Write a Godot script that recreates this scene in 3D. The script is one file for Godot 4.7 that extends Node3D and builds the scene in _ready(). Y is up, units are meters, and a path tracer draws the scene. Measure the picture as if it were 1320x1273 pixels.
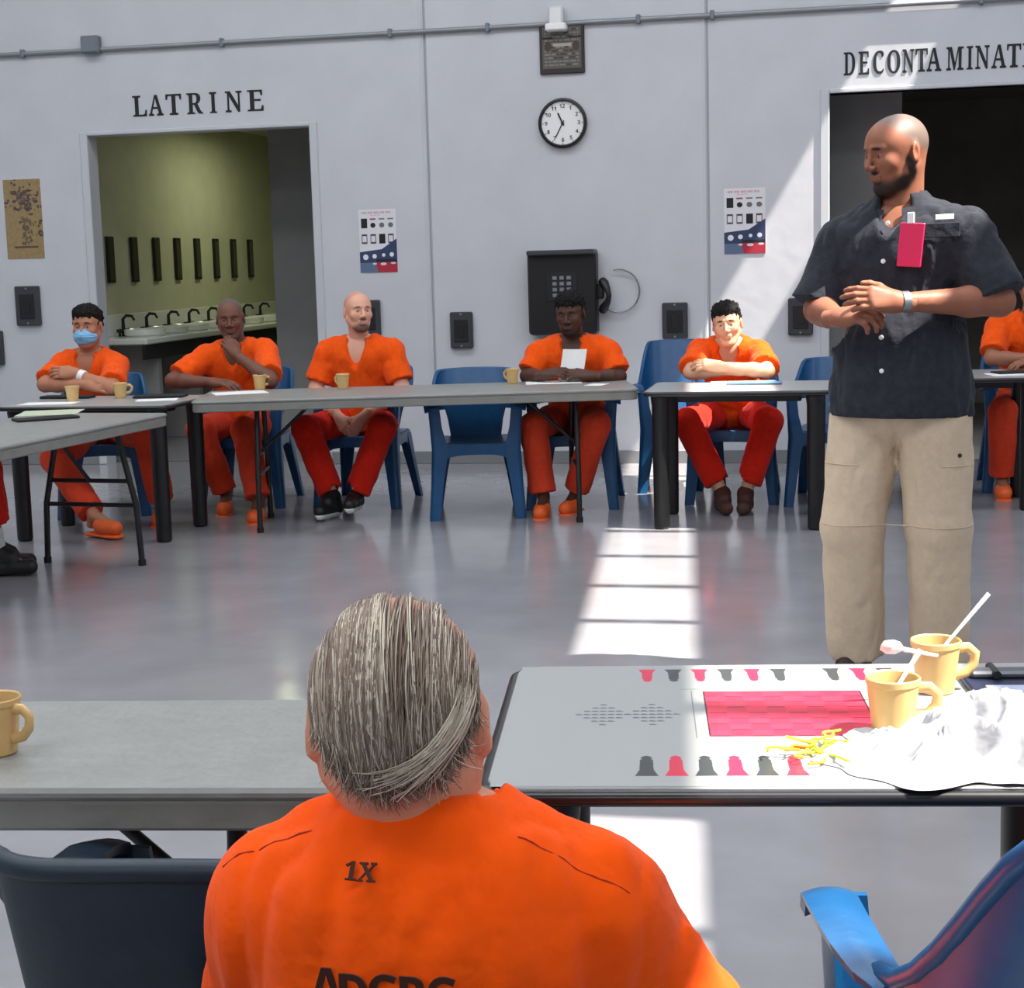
extends Node3D
# A day room seen from a seat at a ring of folding tables. The wall with the two doorways is z = -11.41,
# the camera sits over the origin, y is up, metres.

const WALL_Z := -11.41
const ROOF_Y := 5.0          # roof height over the camera
const ROOF_RISE := 0.156     # the roof rises towards the doorway wall
const SUN_WAY := Vector3(-0.605, -1.0, -0.15)

var taken := {}
var M := {}
var mesh_cache := {}

func _ready() -> void:
	# ---- camera, sky, sun, exposure -------------------------------------------------
	var cam := Camera3D.new()
	cam.name = "camera"
	add_child(cam)
	cam.fov = 2.0 * rad_to_deg(atan(636.5 / 2100.0))
	cam.keep_aspect = Camera3D.KEEP_HEIGHT
	cam.near = 0.05
	cam.far = 200.0
	cam.position = Vector3(0, 1.44, 0)
	cam.basis = Basis(Vector3.UP, deg_to_rad(11.5)) * Basis(Vector3.RIGHT, deg_to_rad(-8.13)) * Basis(Vector3.BACK, deg_to_rad(-1.56))
	cam.current = true
	var we := WorldEnvironment.new()
	we.name = "world_environment"
	var env := Environment.new()
	env.background_mode = Environment.BG_SKY
	var sky := Sky.new()
	var psm := ProceduralSkyMaterial.new()
	psm.sky_top_color = Color(0.32, 0.52, 0.85)
	psm.sky_horizon_color = Color(0.75, 0.83, 0.92)
	psm.ground_bottom_color = Color(0.35, 0.33, 0.30)
	psm.ground_horizon_color = Color(0.6, 0.6, 0.58)
	psm.sky_energy_multiplier = 1.6
	sky.sky_material = psm
	env.sky = sky
	env.tonemap_mode = Environment.TONE_MAPPER_LINEAR
	env.tonemap_exposure = EXPOSURE
	env.sdfgi_enabled = true
	env.ssao_enabled = true
	env.ssil_enabled = true
	we.environment = env
	add_child(we)
	var sun := DirectionalLight3D.new()
	sun.name = "sun"
	sun.light_energy = SUN_ENERGY
	sun.light_color = Color(1.0, 0.965, 0.92)
	sun.light_angular_distance = 0.53
	sun.shadow_enabled = true
	add_child(sun)
	sun.look_at_from_position(Vector3(6, 9, 2), Vector3(6, 9, 2) + SUN_WAY, Vector3.UP)
	materials()
	build_luminaires()
	# ---- structure, then things -----------------------------------------------------
	build_shell()
	build_latrine()
	build_decontamination()
	build_wall_fittings()
	build_far_tables()
	build_near_tables()
	build_chairs()
	build_table_items()
	build_people()

const EXPOSURE := 1.0
const SUN_ENERGY := 6.0
const LAMP_ENERGY := 4.3

# ------------------------------------------------------------------ naming and nodes
func numbered(called: String) -> String:
	if not taken.has(called):
		taken[called] = 0
		return called
	taken[called] += 1
	return "%s_%03d" % [called, taken[called]]

func thing(called: String, label: String, category: String, at := Vector3.ZERO, turn := 0.0, group := "") -> Node3D:
	var o := Node3D.new()
	o.name = numbered(called)
	add_child(o)
	o.position = at
	o.rotation.y = turn
	o.set_meta("label", label)
	o.set_meta("category", category)
	if group != "":
		o.set_meta("group", group)
	return o

func struct_node(called: String) -> Node3D:
	var o := Node3D.new()
	o.name = numbered(called)
	add_child(o)
	o.set_meta("kind", "structure")
	return o

func obj(called: String, mesh: Mesh, m: Material, parent: Node3D = null, at := Vector3.ZERO, turn := Vector3.ZERO) -> MeshInstance3D:
	var o := MeshInstance3D.new()
	o.name = called if parent else numbered(called)
	o.mesh = mesh
	o.material_override = m
	o.cast_shadow = GeometryInstance3D.SHADOW_CASTING_SETTING_ON
	(parent if parent else self).add_child(o, true)
	o.position = at
	o.rotation = turn
	return o

func tag(o: Node3D, label: String, category: String, group := "") -> Node3D:
	o.set_meta("label", label)
	o.set_meta("category", category)
	if group != "":
		o.set_meta("group", group)
	return o

func copy_of(root: Node3D, at: Vector3, turn: float, label: String, group := "") -> Node3D:
	var r: Node3D = root.duplicate()
	var kind := String(root.name)
	if kind.length() > 4 and kind.right(3).is_valid_int():
		kind = kind.left(kind.length() - 4)
	r.name = numbered(kind)
	add_child(r)
	r.position = at
	r.rotation = Vector3(0, turn, 0)
	r.set_meta("label", label)
	if group != "":
		r.set_meta("group", group)
	return r

# ------------------------------------------------------------------ materials
func rgb8(r: int, g: int, b: int) -> Color:
	return Color8(r, g, b)

func mat(c: Color, rough := 0.6, metal := 0.0, spec := 0.5) -> StandardMaterial3D:
	var m := StandardMaterial3D.new()
	m.albedo_color = c
	m.roughness = rough
	m.metallic = metal
	m.metallic_specular = spec
	return m

func noise_tex(seed_: int, freq: float, c0: Color, c1: Color, size := 256, octaves := 4, normal := false, bump := 2.0) -> NoiseTexture2D:
	var n := FastNoiseLite.new()
	n.seed = seed_
	n.frequency = freq
	n.noise_type = FastNoiseLite.TYPE_SIMPLEX_SMOOTH
	n.fractal_octaves = octaves
	var t := NoiseTexture2D.new()
	t.width = size
	t.height = size
	t.seamless = true
	t.noise = n
	if normal:
		t.as_normal_map = true
		t.bump_strength = bump
	else:
		var g := Gradient.new()
		g.set_color(0, c0)
		g.set_color(1, c1)
		t.color_ramp = g
	return t

# paint, plaster, laminate: a colour with a faint mottle and a fine relief, laid on by world position
func mottled(c: Color, spread: float, rough: float, scale: float, seed_: int, bump := 0.0, spec := 0.5) -> StandardMaterial3D:
	var m := mat(Color.WHITE, rough, 0.0, spec)
	m.albedo_texture = noise_tex(seed_, 0.02, c.darkened(spread), c.lightened(spread * 0.6))
	m.uv1_triplanar = true
	m.uv1_world_triplanar = true
	m.uv1_scale = Vector3.ONE * scale
	if bump > 0.0:
		m.normal_enabled = true
		m.normal_texture = noise_tex(seed_ + 50, 0.06, c, c, 256, 4, true, 3.0)
		m.normal_scale = bump
	return m

func cloth(c: Color, seed_: int, spread := 0.10) -> StandardMaterial3D:
	var m := mat(Color.WHITE, 0.92, 0.0, 0.2)
	m.albedo_texture = noise_tex(seed_, 0.05, c.darkened(spread), c.lightened(spread * 0.5), 256, 5)
	m.uv1_triplanar = true
	m.uv1_scale = Vector3.ONE * 2.2
	m.normal_enabled = true
	m.normal_texture = noise_tex(seed_ + 9, 0.035, c, c, 256, 4, true, 8.0)
	m.normal_scale = 0.22
	m.rim_enabled = true
	m.rim = 0.15
	m.rim_tint = 0.7
	return m

func skin_material() -> StandardMaterial3D:
	var m := mat(Color.WHITE, 0.52, 0.0, 0.4)
	m.vertex_color_use_as_albedo = true
	return m

func materials() -> void:
	M.wall = mottled(rgb8(204, 206, 211), 0.03, 0.72, 0.35, 3, 0.04, 0.4)
	M.joint = mat(rgb8(168, 170, 174), 0.9)
	M.base_trim = mat(rgb8(126, 128, 130), 0.7)
	M.latrine = mottled(rgb8(206, 206, 176), 0.04, 0.6, 0.6, 5, 0.04)
	M.partition = mottled(rgb8(150, 150, 148), 0.04, 0.8, 0.6, 8, 0.05)
	M.dark_room = mottled(rgb8(170, 165, 155), 0.05, 0.85, 0.5, 9, 0.05)
	M.ceiling = mottled(rgb8(215, 215, 212), 0.03, 0.8, 0.4, 11)
	M.floor = floor_material()
	M.print_ink = mat(rgb8(66, 34, 20), 0.9)
	M.frame = mat(rgb8(196, 199, 203), 0.45)
	M.steel = mat(rgb8(150, 155, 158), 0.4, 0.85)
	M.conduit = mat(rgb8(150, 154, 158), 0.5, 0.55)
	M.box_grey = mat(rgb8(120, 128, 138), 0.5, 0.3)
	M.black = mat(rgb8(22, 22, 24), 0.45)
	M.black_matt = mat(rgb8(24, 24, 25), 0.75)
	M.black_plastic = mat(rgb8(13, 13, 14), 0.42)
	M.letter = mat(rgb8(26, 27, 30), 0.7)
	M.dark_plate = mat(rgb8(62, 64, 68), 0.5, 0.2)
	M.dark_inset = mat(rgb8(30, 31, 34), 0.5, 0.2)
	M.white = mat(rgb8(238, 238, 236), 0.5)
	M.paper = mottled(rgb8(240, 240, 238), 0.02, 0.8, 3.0, 21)
	M.porcelain = mat(rgb8(232, 234, 226), 0.15)
	M.lamp_metal = mat(rgb8(225, 225, 225), 0.4, 0.3)
	M.table_grey = mottled(rgb8(138, 139, 135), 0.045, 0.42, 1.5, 31, 0.2)
	M.table_skirt = mottled(rgb8(128, 128, 122), 0.05, 0.5, 1.5, 32, 0.2)
	M.laminate = mottled(rgb8(158, 160, 159), 0.02, 0.30, 2.0, 34)
	M.edge_black = mat(rgb8(26, 26, 29), 0.28)
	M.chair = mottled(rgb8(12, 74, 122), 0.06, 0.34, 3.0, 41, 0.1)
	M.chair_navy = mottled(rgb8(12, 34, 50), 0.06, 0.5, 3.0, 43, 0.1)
	M.cup = mottled(rgb8(216, 178, 116), 0.05, 0.38, 6.0, 45)
	M.coffee = mat(rgb8(50, 32, 20), 0.15)
	M.spoon = mat(rgb8(245, 245, 242), 0.3)
	M.orange = cloth(rgb8(246, 86, 16), 61, 0.07)
	M.orange_back = cloth(rgb8(255, 86, 6), 62, 0.04)
	M.red_orange = cloth(rgb8(216, 66, 38), 63, 0.07)
	M.red = cloth(rgb8(214, 36, 20), 64, 0.07)
	M.black_cloth = cloth(rgb8(46, 48, 56), 65, 0.08)
	M.khaki = cloth(rgb8(214, 193, 166), 66, 0.05)
	M.white_cloth = cloth(rgb8(178, 180, 184), 67, 0.04)
	M.slipper = mat(rgb8(232, 98, 34), 0.6)
	M.sole_white = mat(rgb8(225, 225, 220), 0.6)
	M.shoe_black = mat(rgb8(22, 22, 24), 0.5)
	M.shoe_brown = mat(rgb8(74, 44, 34), 0.7)
	M.boot = mat(rgb8(52, 34, 28), 0.7)
	M.sock = cloth(rgb8(225, 224, 222), 69)
	M.mask_blue = cloth(rgb8(128, 186, 226), 71, 0.04)
	M.pink = mat(rgb8(230, 40, 92), 0.35)
	M.skin = skin_material()
	M.hair_black = mat(rgb8(22, 19, 18), 0.7, 0.0, 0.3)
	M.hair_grey = skin_material()
	M.hair_grey.roughness = 0.45

func floor_material() -> StandardMaterial3D:
	var m := mat(Color.WHITE, 0.17, 0.0, 0.6)
	m.albedo_texture = noise_tex(17, 0.012, rgb8(140, 139, 143), rgb8(154, 153, 157), 512, 5)
	m.roughness_texture = noise_tex(18, 0.02, Color(0.75, 0.75, 0.75), Color(1, 1, 1), 512, 5)
	m.uv1_triplanar = true
	m.uv1_world_triplanar = true
	m.uv1_scale = Vector3.ONE * 0.3
	m.normal_enabled = true
	m.normal_texture = noise_tex(19, 0.015, Color.BLACK, Color.WHITE, 512, 3, true, 3.0)
	m.normal_scale = 0.06
	return m

# ------------------------------------------------------------------ mesh building
class MB:
	var v := PackedVector3Array()
	var n := PackedVector3Array()
	var uv := PackedVector2Array()
	var c := PackedColorArray()
	var ix := PackedInt32Array()

	func tri(i: int, j: int, k: int) -> void:
		var g := (v[j] - v[i]).cross(v[k] - v[i])
		if g.dot(n[i] + n[j] + n[k]) > 0.0:
			ix.append_array(PackedInt32Array([i, k, j]))
		else:
			ix.append_array(PackedInt32Array([i, j, k]))

	func vert(p: Vector3, q: Vector3, t := Vector2.ZERO) -> int:
		v.append(p)
		n.append(q)
		uv.append(t)
		return v.size() - 1

	func quad(a: Vector3, b: Vector3, d: Vector3, e: Vector3, toward := Vector3.ZERO) -> MB:
		var g := (b - a).cross(d - a).normalized()
		if toward != Vector3.ZERO and g.dot(toward) < 0.0:
			g = -g
		var i := vert(a, g, Vector2(0, 1))
		vert(b, g, Vector2(1, 1))
		vert(d, g, Vector2(1, 0))
		vert(e, g, Vector2(0, 0))
		tri(i, i + 1, i + 2)
		tri(i, i + 2, i + 3)
		return self

	func face(points: PackedVector3Array, normal: Vector3) -> void:
		var i := v.size()
		for p in points:
			vert(p, normal)
		for k in range(1, points.size() - 1):
			tri(i, i + k, i + k + 1)

	# a box with chamfered edges
	func box(at: Vector3, size: Vector3, bev := 0.0, b := Basis.IDENTITY) -> MB:
		var s := size * 0.5
		bev = minf(bev, minf(s.x, minf(s.y, s.z)) * 0.9)
		var t := s - Vector3.ONE * bev
		for ax in 3:
			for sg in [-1.0, 1.0]:
				var nn := Vector3.ZERO
				nn[ax] = sg
				var u := (ax + 1) % 3
				var w := (ax + 2) % 3
				var pts := PackedVector3Array()
				for k in [[-1, -1], [1, -1], [1, 1], [-1, 1]]:
					var p := Vector3.ZERO
					p[ax] = s[ax] * sg
					p[u] = t[u] * k[0]
					p[w] = t[w] * k[1]
					pts.append(at + b * p)
				face(pts, b * nn)
		if bev > 0.0:
			for ax in 3:
				var u := (ax + 1) % 3
				var w := (ax + 2) % 3
				for su in [-1.0, 1.0]:
					for sw in [-1.0, 1.0]:
						var pts := PackedVector3Array()
						for k in [[-1, 0], [1, 0], [1, 1], [-1, 1]]:
							var p := Vector3.ZERO
							p[ax] = t[ax] * k[0]
							p[u] = su * (s[u] if k[1] == 0 else t[u])
							p[w] = sw * (t[w] if k[1] == 0 else s[w])
							pts.append(at + b * p)
						var nn := Vector3.ZERO
						nn[u] = su
						nn[w] = sw
						face(pts, b * nn.normalized())
			for sx in [-1.0, 1.0]:
				for sy in [-1.0, 1.0]:
					for sz in [-1.0, 1.0]:
						var q := Vector3(sx, sy, sz)
						face(PackedVector3Array([at + b * (q * Vector3(s.x, t.y, t.z)), at + b * (q * Vector3(t.x, s.y, t.z)), at + b * (q * Vector3(t.x, t.y, s.z))]), b * q.normalized())
		return self

	# a tube along points; radii one for each point (x across the frame's side, y along its up when flat is set)
	func tube(pts: PackedVector3Array, radii: PackedFloat32Array, sides := 10, squash := 1.0, caps := true) -> MB:
		var m := pts.size()
		var up := Vector3.UP
		var d0 := (pts[1] - pts[0]).normalized()
		if absf(d0.dot(up)) > 0.95:
			up = Vector3.RIGHT
		var first := v.size()
		for i in m:
			var d := (pts[mini(i + 1, m - 1)] - pts[maxi(i - 1, 0)]).normalized()
			var side := d.cross(up).normalized()
			up = side.cross(d).normalized()
			for k in sides:
				var a := TAU * k / sides
				var off := side * cos(a) * radii[i] + up * sin(a) * radii[i] * squash
				vert(pts[i] + off, (side * cos(a) + up * sin(a) / squash).normalized(), Vector2(float(k) / sides, float(i) / (m - 1)))
		for i in m - 1:
			for k in sides:
				var a := first + i * sides + k
				var b := first + i * sides + (k + 1) % sides
				tri(a, b, b + sides)
				tri(a, b + sides, a + sides)
		if caps:
			for e in [0, m - 1]:
				var nn := (pts[0] - pts[1]).normalized() if e == 0 else (pts[m - 1] - pts[m - 2]).normalized()
				var ring := PackedVector3Array()
				for k in sides:
					ring.append(v[first + e * sides + k])
				face(ring, nn)
		return self

	func rod(a: Vector3, b: Vector3, r0: float, r1 := -1.0, sides := 12) -> MB:
		return tube(PackedVector3Array([a, b]), PackedFloat32Array([r0, r0 if r1 < 0.0 else r1]), sides)

	# profile points (radius, height) turned round the y axis at "at"
	func lathe(profile: PackedVector2Array, at := Vector3.ZERO, segs := 24, b := Basis.IDENTITY) -> MB:
		for i in profile.size() - 1:
			var p := profile[i]
			var q := profile[i + 1]
			var e := q - p
			if e.length() < 1e-6:
				continue
			var nn := Vector2(e.y, -e.x).normalized()
			var first := v.size()
			for k in segs + 1:
				var a := TAU * k / segs
				var dir := Vector3(cos(a), 0, sin(a))
				var nor := b * (dir * nn.x + Vector3.UP * nn.y)
				vert(at + b * (dir * p.x + Vector3.UP * p.y), nor)
				vert(at + b * (dir * q.x + Vector3.UP * q.y), nor)
			for k in segs:
				var j := first + k * 2
				tri(j, j + 1, j + 3)
				tri(j, j + 3, j + 2)
		return self

	# a polygon in the xz plane raised from y0 to y1 with chamfered rims
	func slab(poly: PackedVector2Array, y0: float, y1: float, bev := 0.0) -> MB:
		var m := poly.size()
		var ins := PackedVector2Array()
		var nor := PackedVector2Array()
		var area := 0.0
		for i in m:
			area += poly[i].cross(poly[(i + 1) % m])
		var sgn := 1.0 if area > 0.0 else -1.0
		for i in m:
			var e0 := (poly[i] - poly[(i + m - 1) % m]).normalized()
			var e1 := (poly[(i + 1) % m] - poly[i]).normalized()
			var o := (Vector2(e0.y, -e0.x) + Vector2(e1.y, -e1.x)).normalized() * sgn
			nor.append(o)
			ins.append(poly[i] - o * bev)
		var rows := [[ins, y0, -1.0], [poly, y0 + bev, 0.0], [poly, y1 - bev, 0.0], [ins, y1, 1.0]]
		for r in 3:
			var A: PackedVector2Array = rows[r][0]
			var B: PackedVector2Array = rows[r + 1][0]
			if bev <= 0.0 and r != 1:
				continue
			for i in m:
				var j := (i + 1) % m
				var tilt := -0.8 if r == 0 else (0.8 if r == 2 else 0.0)
				var n0 := Vector3(nor[i].x, tilt, nor[i].y).normalized()
				var n1 := Vector3(nor[j].x, tilt, nor[j].y).normalized()
				var a := vert(Vector3(A[i].x, rows[r][1], A[i].y), n0)
				var b := vert(Vector3(A[j].x, rows[r][1], A[j].y), n1)
				var c2 := vert(Vector3(B[j].x, rows[r + 1][1], B[j].y), n1)
				var d := vert(Vector3(B[i].x, rows[r + 1][1], B[i].y), n0)
				tri(a, b, c2)
				tri(a, c2, d)
		var tris := Geometry2D.triangulate_polygon(ins)
		for top in [0, 1]:
			var first := v.size()
			for p in ins:
				vert(Vector3(p.x, y1 if top else y0, p.y), Vector3.UP if top else Vector3.DOWN)
			for t in range(0, tris.size(), 3):
				tri(first + tris[t], first + tris[t + 1], first + tris[t + 2])
		return self

	# a thin curved sheet given by a grid of points, thickened along its normals
	func sheet(grid: Array, thick: float) -> MB:
		var rows := grid.size()
		var cols: int = grid[0].size()
		var nor := []
		for i in rows:
			var line := PackedVector3Array()
			for j in cols:
				var du: Vector3 = grid[i][mini(j + 1, cols - 1)] - grid[i][maxi(j - 1, 0)]
				var dv: Vector3 = grid[mini(i + 1, rows - 1)][j] - grid[maxi(i - 1, 0)][j]
				line.append(du.cross(dv).normalized())
			nor.append(line)
		for side in [1.0, -1.0]:
			var first := v.size()
			for i in rows:
				for j in cols:
					vert(grid[i][j] + nor[i][j] * thick * 0.5 * side, nor[i][j] * side, Vector2(float(j) / (cols - 1), float(i) / (rows - 1)))
			for i in rows - 1:
				for j in cols - 1:
					var a := first + i * cols + j
					tri(a, a + 1, a + cols + 1)
					tri(a, a + cols + 1, a + cols)
		var rim := []
		for j in cols:
			rim.append([0, j])
		for i in range(1, rows):
			rim.append([i, cols - 1])
		for j in range(cols - 2, -1, -1):
			rim.append([rows - 1, j])
		for i in range(rows - 2, 0, -1):
			rim.append([i, 0])
		var mid := Vector3.ZERO
		for r in rim:
			mid += grid[r[0]][r[1]]
		mid /= rim.size()
		for k in rim.size():
			var r: Array = rim[k]
			var s: Array = rim[(k + 1) % rim.size()]
			var p: Vector3 = grid[r[0]][r[1]]
			var q: Vector3 = grid[s[0]][s[1]]
			var np: Vector3 = nor[r[0]][r[1]] * thick * 0.5
			var nq: Vector3 = nor[s[0]][s[1]] * thick * 0.5
			quad(p + np, q + nq, q - nq, p - np, (p + q) * 0.5 - mid)
		return self

	func add(o: MB, x := Transform3D.IDENTITY) -> MB:
		var base := v.size()
		for i in o.v.size():
			v.append(x * o.v[i])
			n.append((x.basis * o.n[i]).normalized())
			uv.append(o.uv[i])
		for i in o.ix:
			ix.append(base + i)
		return self

	func mesh() -> ArrayMesh:
		var a := []
		a.resize(Mesh.ARRAY_MAX)
		a[Mesh.ARRAY_VERTEX] = v
		a[Mesh.ARRAY_NORMAL] = n
		if uv.size() == v.size():
			a[Mesh.ARRAY_TEX_UV] = uv
		if c.size() == v.size():
			a[Mesh.ARRAY_COLOR] = c
		a[Mesh.ARRAY_INDEX] = ix
		var m := ArrayMesh.new()
		m.add_surface_from_arrays(Mesh.PRIMITIVE_TRIANGLES, a)
		return m

func bx(at: Vector3, size: Vector3, bev := 0.004) -> ArrayMesh:
	return MB.new().box(at, size, bev).mesh()

# a rectangle with rounded corners, x0..x1 by z0..z1
func round_rect(x0: float, z0: float, x1: float, z1: float, r: float, steps := 6) -> PackedVector2Array:
	var p := PackedVector2Array()
	for q in [[x1 - r, z1 - r, 0.0], [x0 + r, z1 - r, 90.0], [x0 + r, z0 + r, 180.0], [x1 - r, z0 + r, 270.0]]:
		for k in steps + 1:
			var a := deg_to_rad(q[2] + 90.0 * k / steps)
			p.append(Vector2(q[0] + cos(a) * r, q[1] + sin(a) * r))
	return p

func text_mesh(s: String, height: float, serif := true, bold := true, depth := 0.004) -> TextMesh:
	var f := SystemFont.new()
	f.font_names = PackedStringArray(["Droid Serif" if serif else "Droid Sans"])
	f.font_weight = 700 if bold else 400
	var t := TextMesh.new()
	t.font = f
	t.text = s
	t.font_size = 64
	t.pixel_size = height / 46.0
	t.depth = depth
	t.curve_step = 1.0
	return t

# ------------------------------------------------------------------ smooth bodies
# Tapered capsules and ellipsoids joined by a smooth minimum on a grid, meshed as surface nets.
class Field:
	var o: Vector3
	var h: float
	var nx: int
	var ny: int
	var nz: int
	var d := PackedFloat32Array()
	var far := 0.3

	func _init(lo: Vector3, hi: Vector3, cell: float) -> void:
		o = lo
		h = cell
		nx = int(ceil((hi.x - lo.x) / cell)) + 2
		ny = int(ceil((hi.y - lo.y) / cell)) + 2
		nz = int(ceil((hi.z - lo.z) / cell)) + 2
		d.resize(nx * ny * nz)
		d.fill(far)

	func cap(a: Vector3, b: Vector3, ra: float, rb: float, k := 0.02, sub := false) -> void:
		_prim(Transform3D.IDENTITY, a, b, ra, rb, k, sub, 1.0)

	func ball(at: Vector3, radii: Vector3, k := 0.02, basis := Basis.IDENTITY, sub := false) -> void:
		var t := Transform3D(basis * Basis.from_scale(radii), at)
		_prim(t, Vector3.ZERO, Vector3.ZERO, 1.0, 1.0, k, sub, minf(radii.x, minf(radii.y, radii.z)))

	# a capsule in a stretched frame: flat torsos, feet, palms
	func flat(t: Transform3D, a: Vector3, b: Vector3, ra: float, rb: float, k := 0.02, sub := false) -> void:
		var s := t.basis.get_scale()
		_prim(t, a, b, ra, rb, k, sub, minf(s.x, minf(s.y, s.z)))

	func _prim(t: Transform3D, a: Vector3, b: Vector3, ra: float, rb: float, k: float, sub: bool, f: float) -> void:
		var inv := t.affine_inverse()
		var pad := k + 2.5 * h
		var rm := maxf(ra, rb)
		var ext := Vector3(t.basis.x.abs() + t.basis.y.abs() + t.basis.z.abs()) * rm
		# tighter box of an ellipsoid
		ext = Vector3(Vector3(t.basis.x.x, t.basis.y.x, t.basis.z.x).length(), Vector3(t.basis.x.y, t.basis.y.y, t.basis.z.y).length(), Vector3(t.basis.x.z, t.basis.y.z, t.basis.z.z).length()) * rm
		var wa := t * a
		var wb := t * b
		var lo := wa.min(wb) - ext - Vector3.ONE * pad - o
		var hi := wa.max(wb) + ext + Vector3.ONE * pad - o
		var x0 := clampi(int(floor(lo.x / h)), 0, nx)
		var x1 := clampi(int(ceil(hi.x / h)) + 1, 0, nx)
		var y0 := clampi(int(floor(lo.y / h)), 0, ny)
		var y1 := clampi(int(ceil(hi.y / h)) + 1, 0, ny)
		var z0 := clampi(int(floor(lo.z / h)), 0, nz)
		var z1 := clampi(int(ceil(hi.z / h)) + 1, 0, nz)
		var ba := b - a
		var ibb := 1.0 / maxf(ba.length_squared(), 1e-9)
		var ik := 1.0 / maxf(k, 1e-5)
		var dr := rb - ra
		var step := inv.basis.x * h
		for z in range(z0, z1):
			for y in range(y0, y1):
				var q := inv * (o + Vector3(x0, y, z) * h) - a
				var i := x0 + nx * (y + ny * z)
				for x in range(x0, x1):
					var s := clampf(q.dot(ba) * ibb, 0.0, 1.0)
					var e := ((q - ba * s).length() - ra - dr * s) * f
					var cur := d[i]
					if sub:
						e = -e
						if e > cur - k:
							var m := maxf(k - absf(cur - e), 0.0) * ik
							d[i] = maxf(cur, e) + m * m * k * 0.25
					elif e < cur + k:
						var m := maxf(k - absf(cur - e), 0.0) * ik
						d[i] = minf(cur, e) - m * m * k * 0.25
					q += step
					i += 1

	# keep only what lies behind the plane, within a radius of the point
	func cut(at: Vector3, normal: Vector3, radius: float) -> void:
		var lo := at - Vector3.ONE * radius - o
		var hi := at + Vector3.ONE * radius - o
		var r2 := radius * radius
		for z in range(clampi(int(lo.z / h), 0, nz), clampi(int(hi.z / h) + 1, 0, nz)):
			for y in range(clampi(int(lo.y / h), 0, ny), clampi(int(hi.y / h) + 1, 0, ny)):
				for x in range(clampi(int(lo.x / h), 0, nx), clampi(int(hi.x / h) + 1, 0, nx)):
					var p := o + Vector3(x, y, z) * h - at
					if p.length_squared() < r2:
						var i := x + nx * (y + ny * z)
						d[i] = maxf(d[i], p.dot(normal))

	# folds: push the surface in and out with noise, finer across "along" than along it
	func folds(seed_: int, amp: float, scale: Vector3, freq := 1.0) -> void:
		var fn := FastNoiseLite.new()
		fn.seed = seed_
		fn.frequency = freq
		fn.noise_type = FastNoiseLite.TYPE_SIMPLEX_SMOOTH
		fn.fractal_octaves = 2
		var band := 2.6 * h + amp
		for z in nz:
			for y in ny:
				var i := nx * (y + ny * z)
				for x in nx:
					if absf(d[i]) < band:
						var p := (o + Vector3(x, y, z) * h) * scale
						var w := fn.get_noise_3dv(p)
						d[i] += amp * (0.35 - absf(w) * 2.0)
					i += 1

	func mesh_into(mb: MB, paints: Array, base: Color, t := Transform3D.IDENTITY) -> void:
		var idx := PackedInt32Array()
		idx.resize(d.size())
		idx.fill(-1)
		var lim := 3.2 * h
		var sy := nx
		var sz := nx * ny
		var inv_paints := []
		for p in paints:
			inv_paints.append([Transform3D(p[1] * Basis.from_scale(p[2]), p[0]).affine_inverse(), p[3], p[4]])
		var coloured := paints.size() > 0 or base != Color(0, 0, 0, 0)
		for z in nz - 1:
			for y in ny - 1:
				var i := sy * y + sz * z - 1
				for x in nx - 1:
					i += 1
					var c0 := d[i]
					if absf(c0) > lim:
						continue
					var c1 := d[i + 1]
					var c2 := d[i + sy]
					var c3 := d[i + sy + 1]
					var c4 := d[i + sz]
					var c5 := d[i + sz + 1]
					var c6 := d[i + sz + sy]
					var c7 := d[i + sz + sy + 1]
					var neg := int(c0 < 0.0) + int(c1 < 0.0) + int(c2 < 0.0) + int(c3 < 0.0) + int(c4 < 0.0) + int(c5 < 0.0) + int(c6 < 0.0) + int(c7 < 0.0)
					if neg == 0 or neg == 8:
						continue
					var s := Vector3.ZERO
					var cnt := 0
					if (c0 < 0.0) != (c1 < 0.0): s += Vector3(c0 / (c0 - c1), 0, 0); cnt += 1
					if (c2 < 0.0) != (c3 < 0.0): s += Vector3(c2 / (c2 - c3), 1, 0); cnt += 1
					if (c4 < 0.0) != (c5 < 0.0): s += Vector3(c4 / (c4 - c5), 0, 1); cnt += 1
					if (c6 < 0.0) != (c7 < 0.0): s += Vector3(c6 / (c6 - c7), 1, 1); cnt += 1
					if (c0 < 0.0) != (c2 < 0.0): s += Vector3(0, c0 / (c0 - c2), 0); cnt += 1
					if (c1 < 0.0) != (c3 < 0.0): s += Vector3(1, c1 / (c1 - c3), 0); cnt += 1
					if (c4 < 0.0) != (c6 < 0.0): s += Vector3(0, c4 / (c4 - c6), 1); cnt += 1
					if (c5 < 0.0) != (c7 < 0.0): s += Vector3(1, c5 / (c5 - c7), 1); cnt += 1
					if (c0 < 0.0) != (c4 < 0.0): s += Vector3(0, 0, c0 / (c0 - c4)); cnt += 1
					if (c1 < 0.0) != (c5 < 0.0): s += Vector3(1, 0, c1 / (c1 - c5)); cnt += 1
					if (c2 < 0.0) != (c6 < 0.0): s += Vector3(0, 1, c2 / (c2 - c6)); cnt += 1
					if (c3 < 0.0) != (c7 < 0.0): s += Vector3(1, 1, c3 / (c3 - c7)); cnt += 1
					var p := o + (Vector3(x, y, z) + s / cnt) * h
					var g := Vector3(c1 + c3 + c5 + c7 - c0 - c2 - c4 - c6, c2 + c3 + c6 + c7 - c0 - c1 - c4 - c5, c4 + c5 + c6 + c7 - c0 - c1 - c2 - c3)
					var me := mb.v.size()
					idx[i] = me
					mb.v.append(t * p)
					mb.n.append((t.basis * g).normalized())
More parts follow.
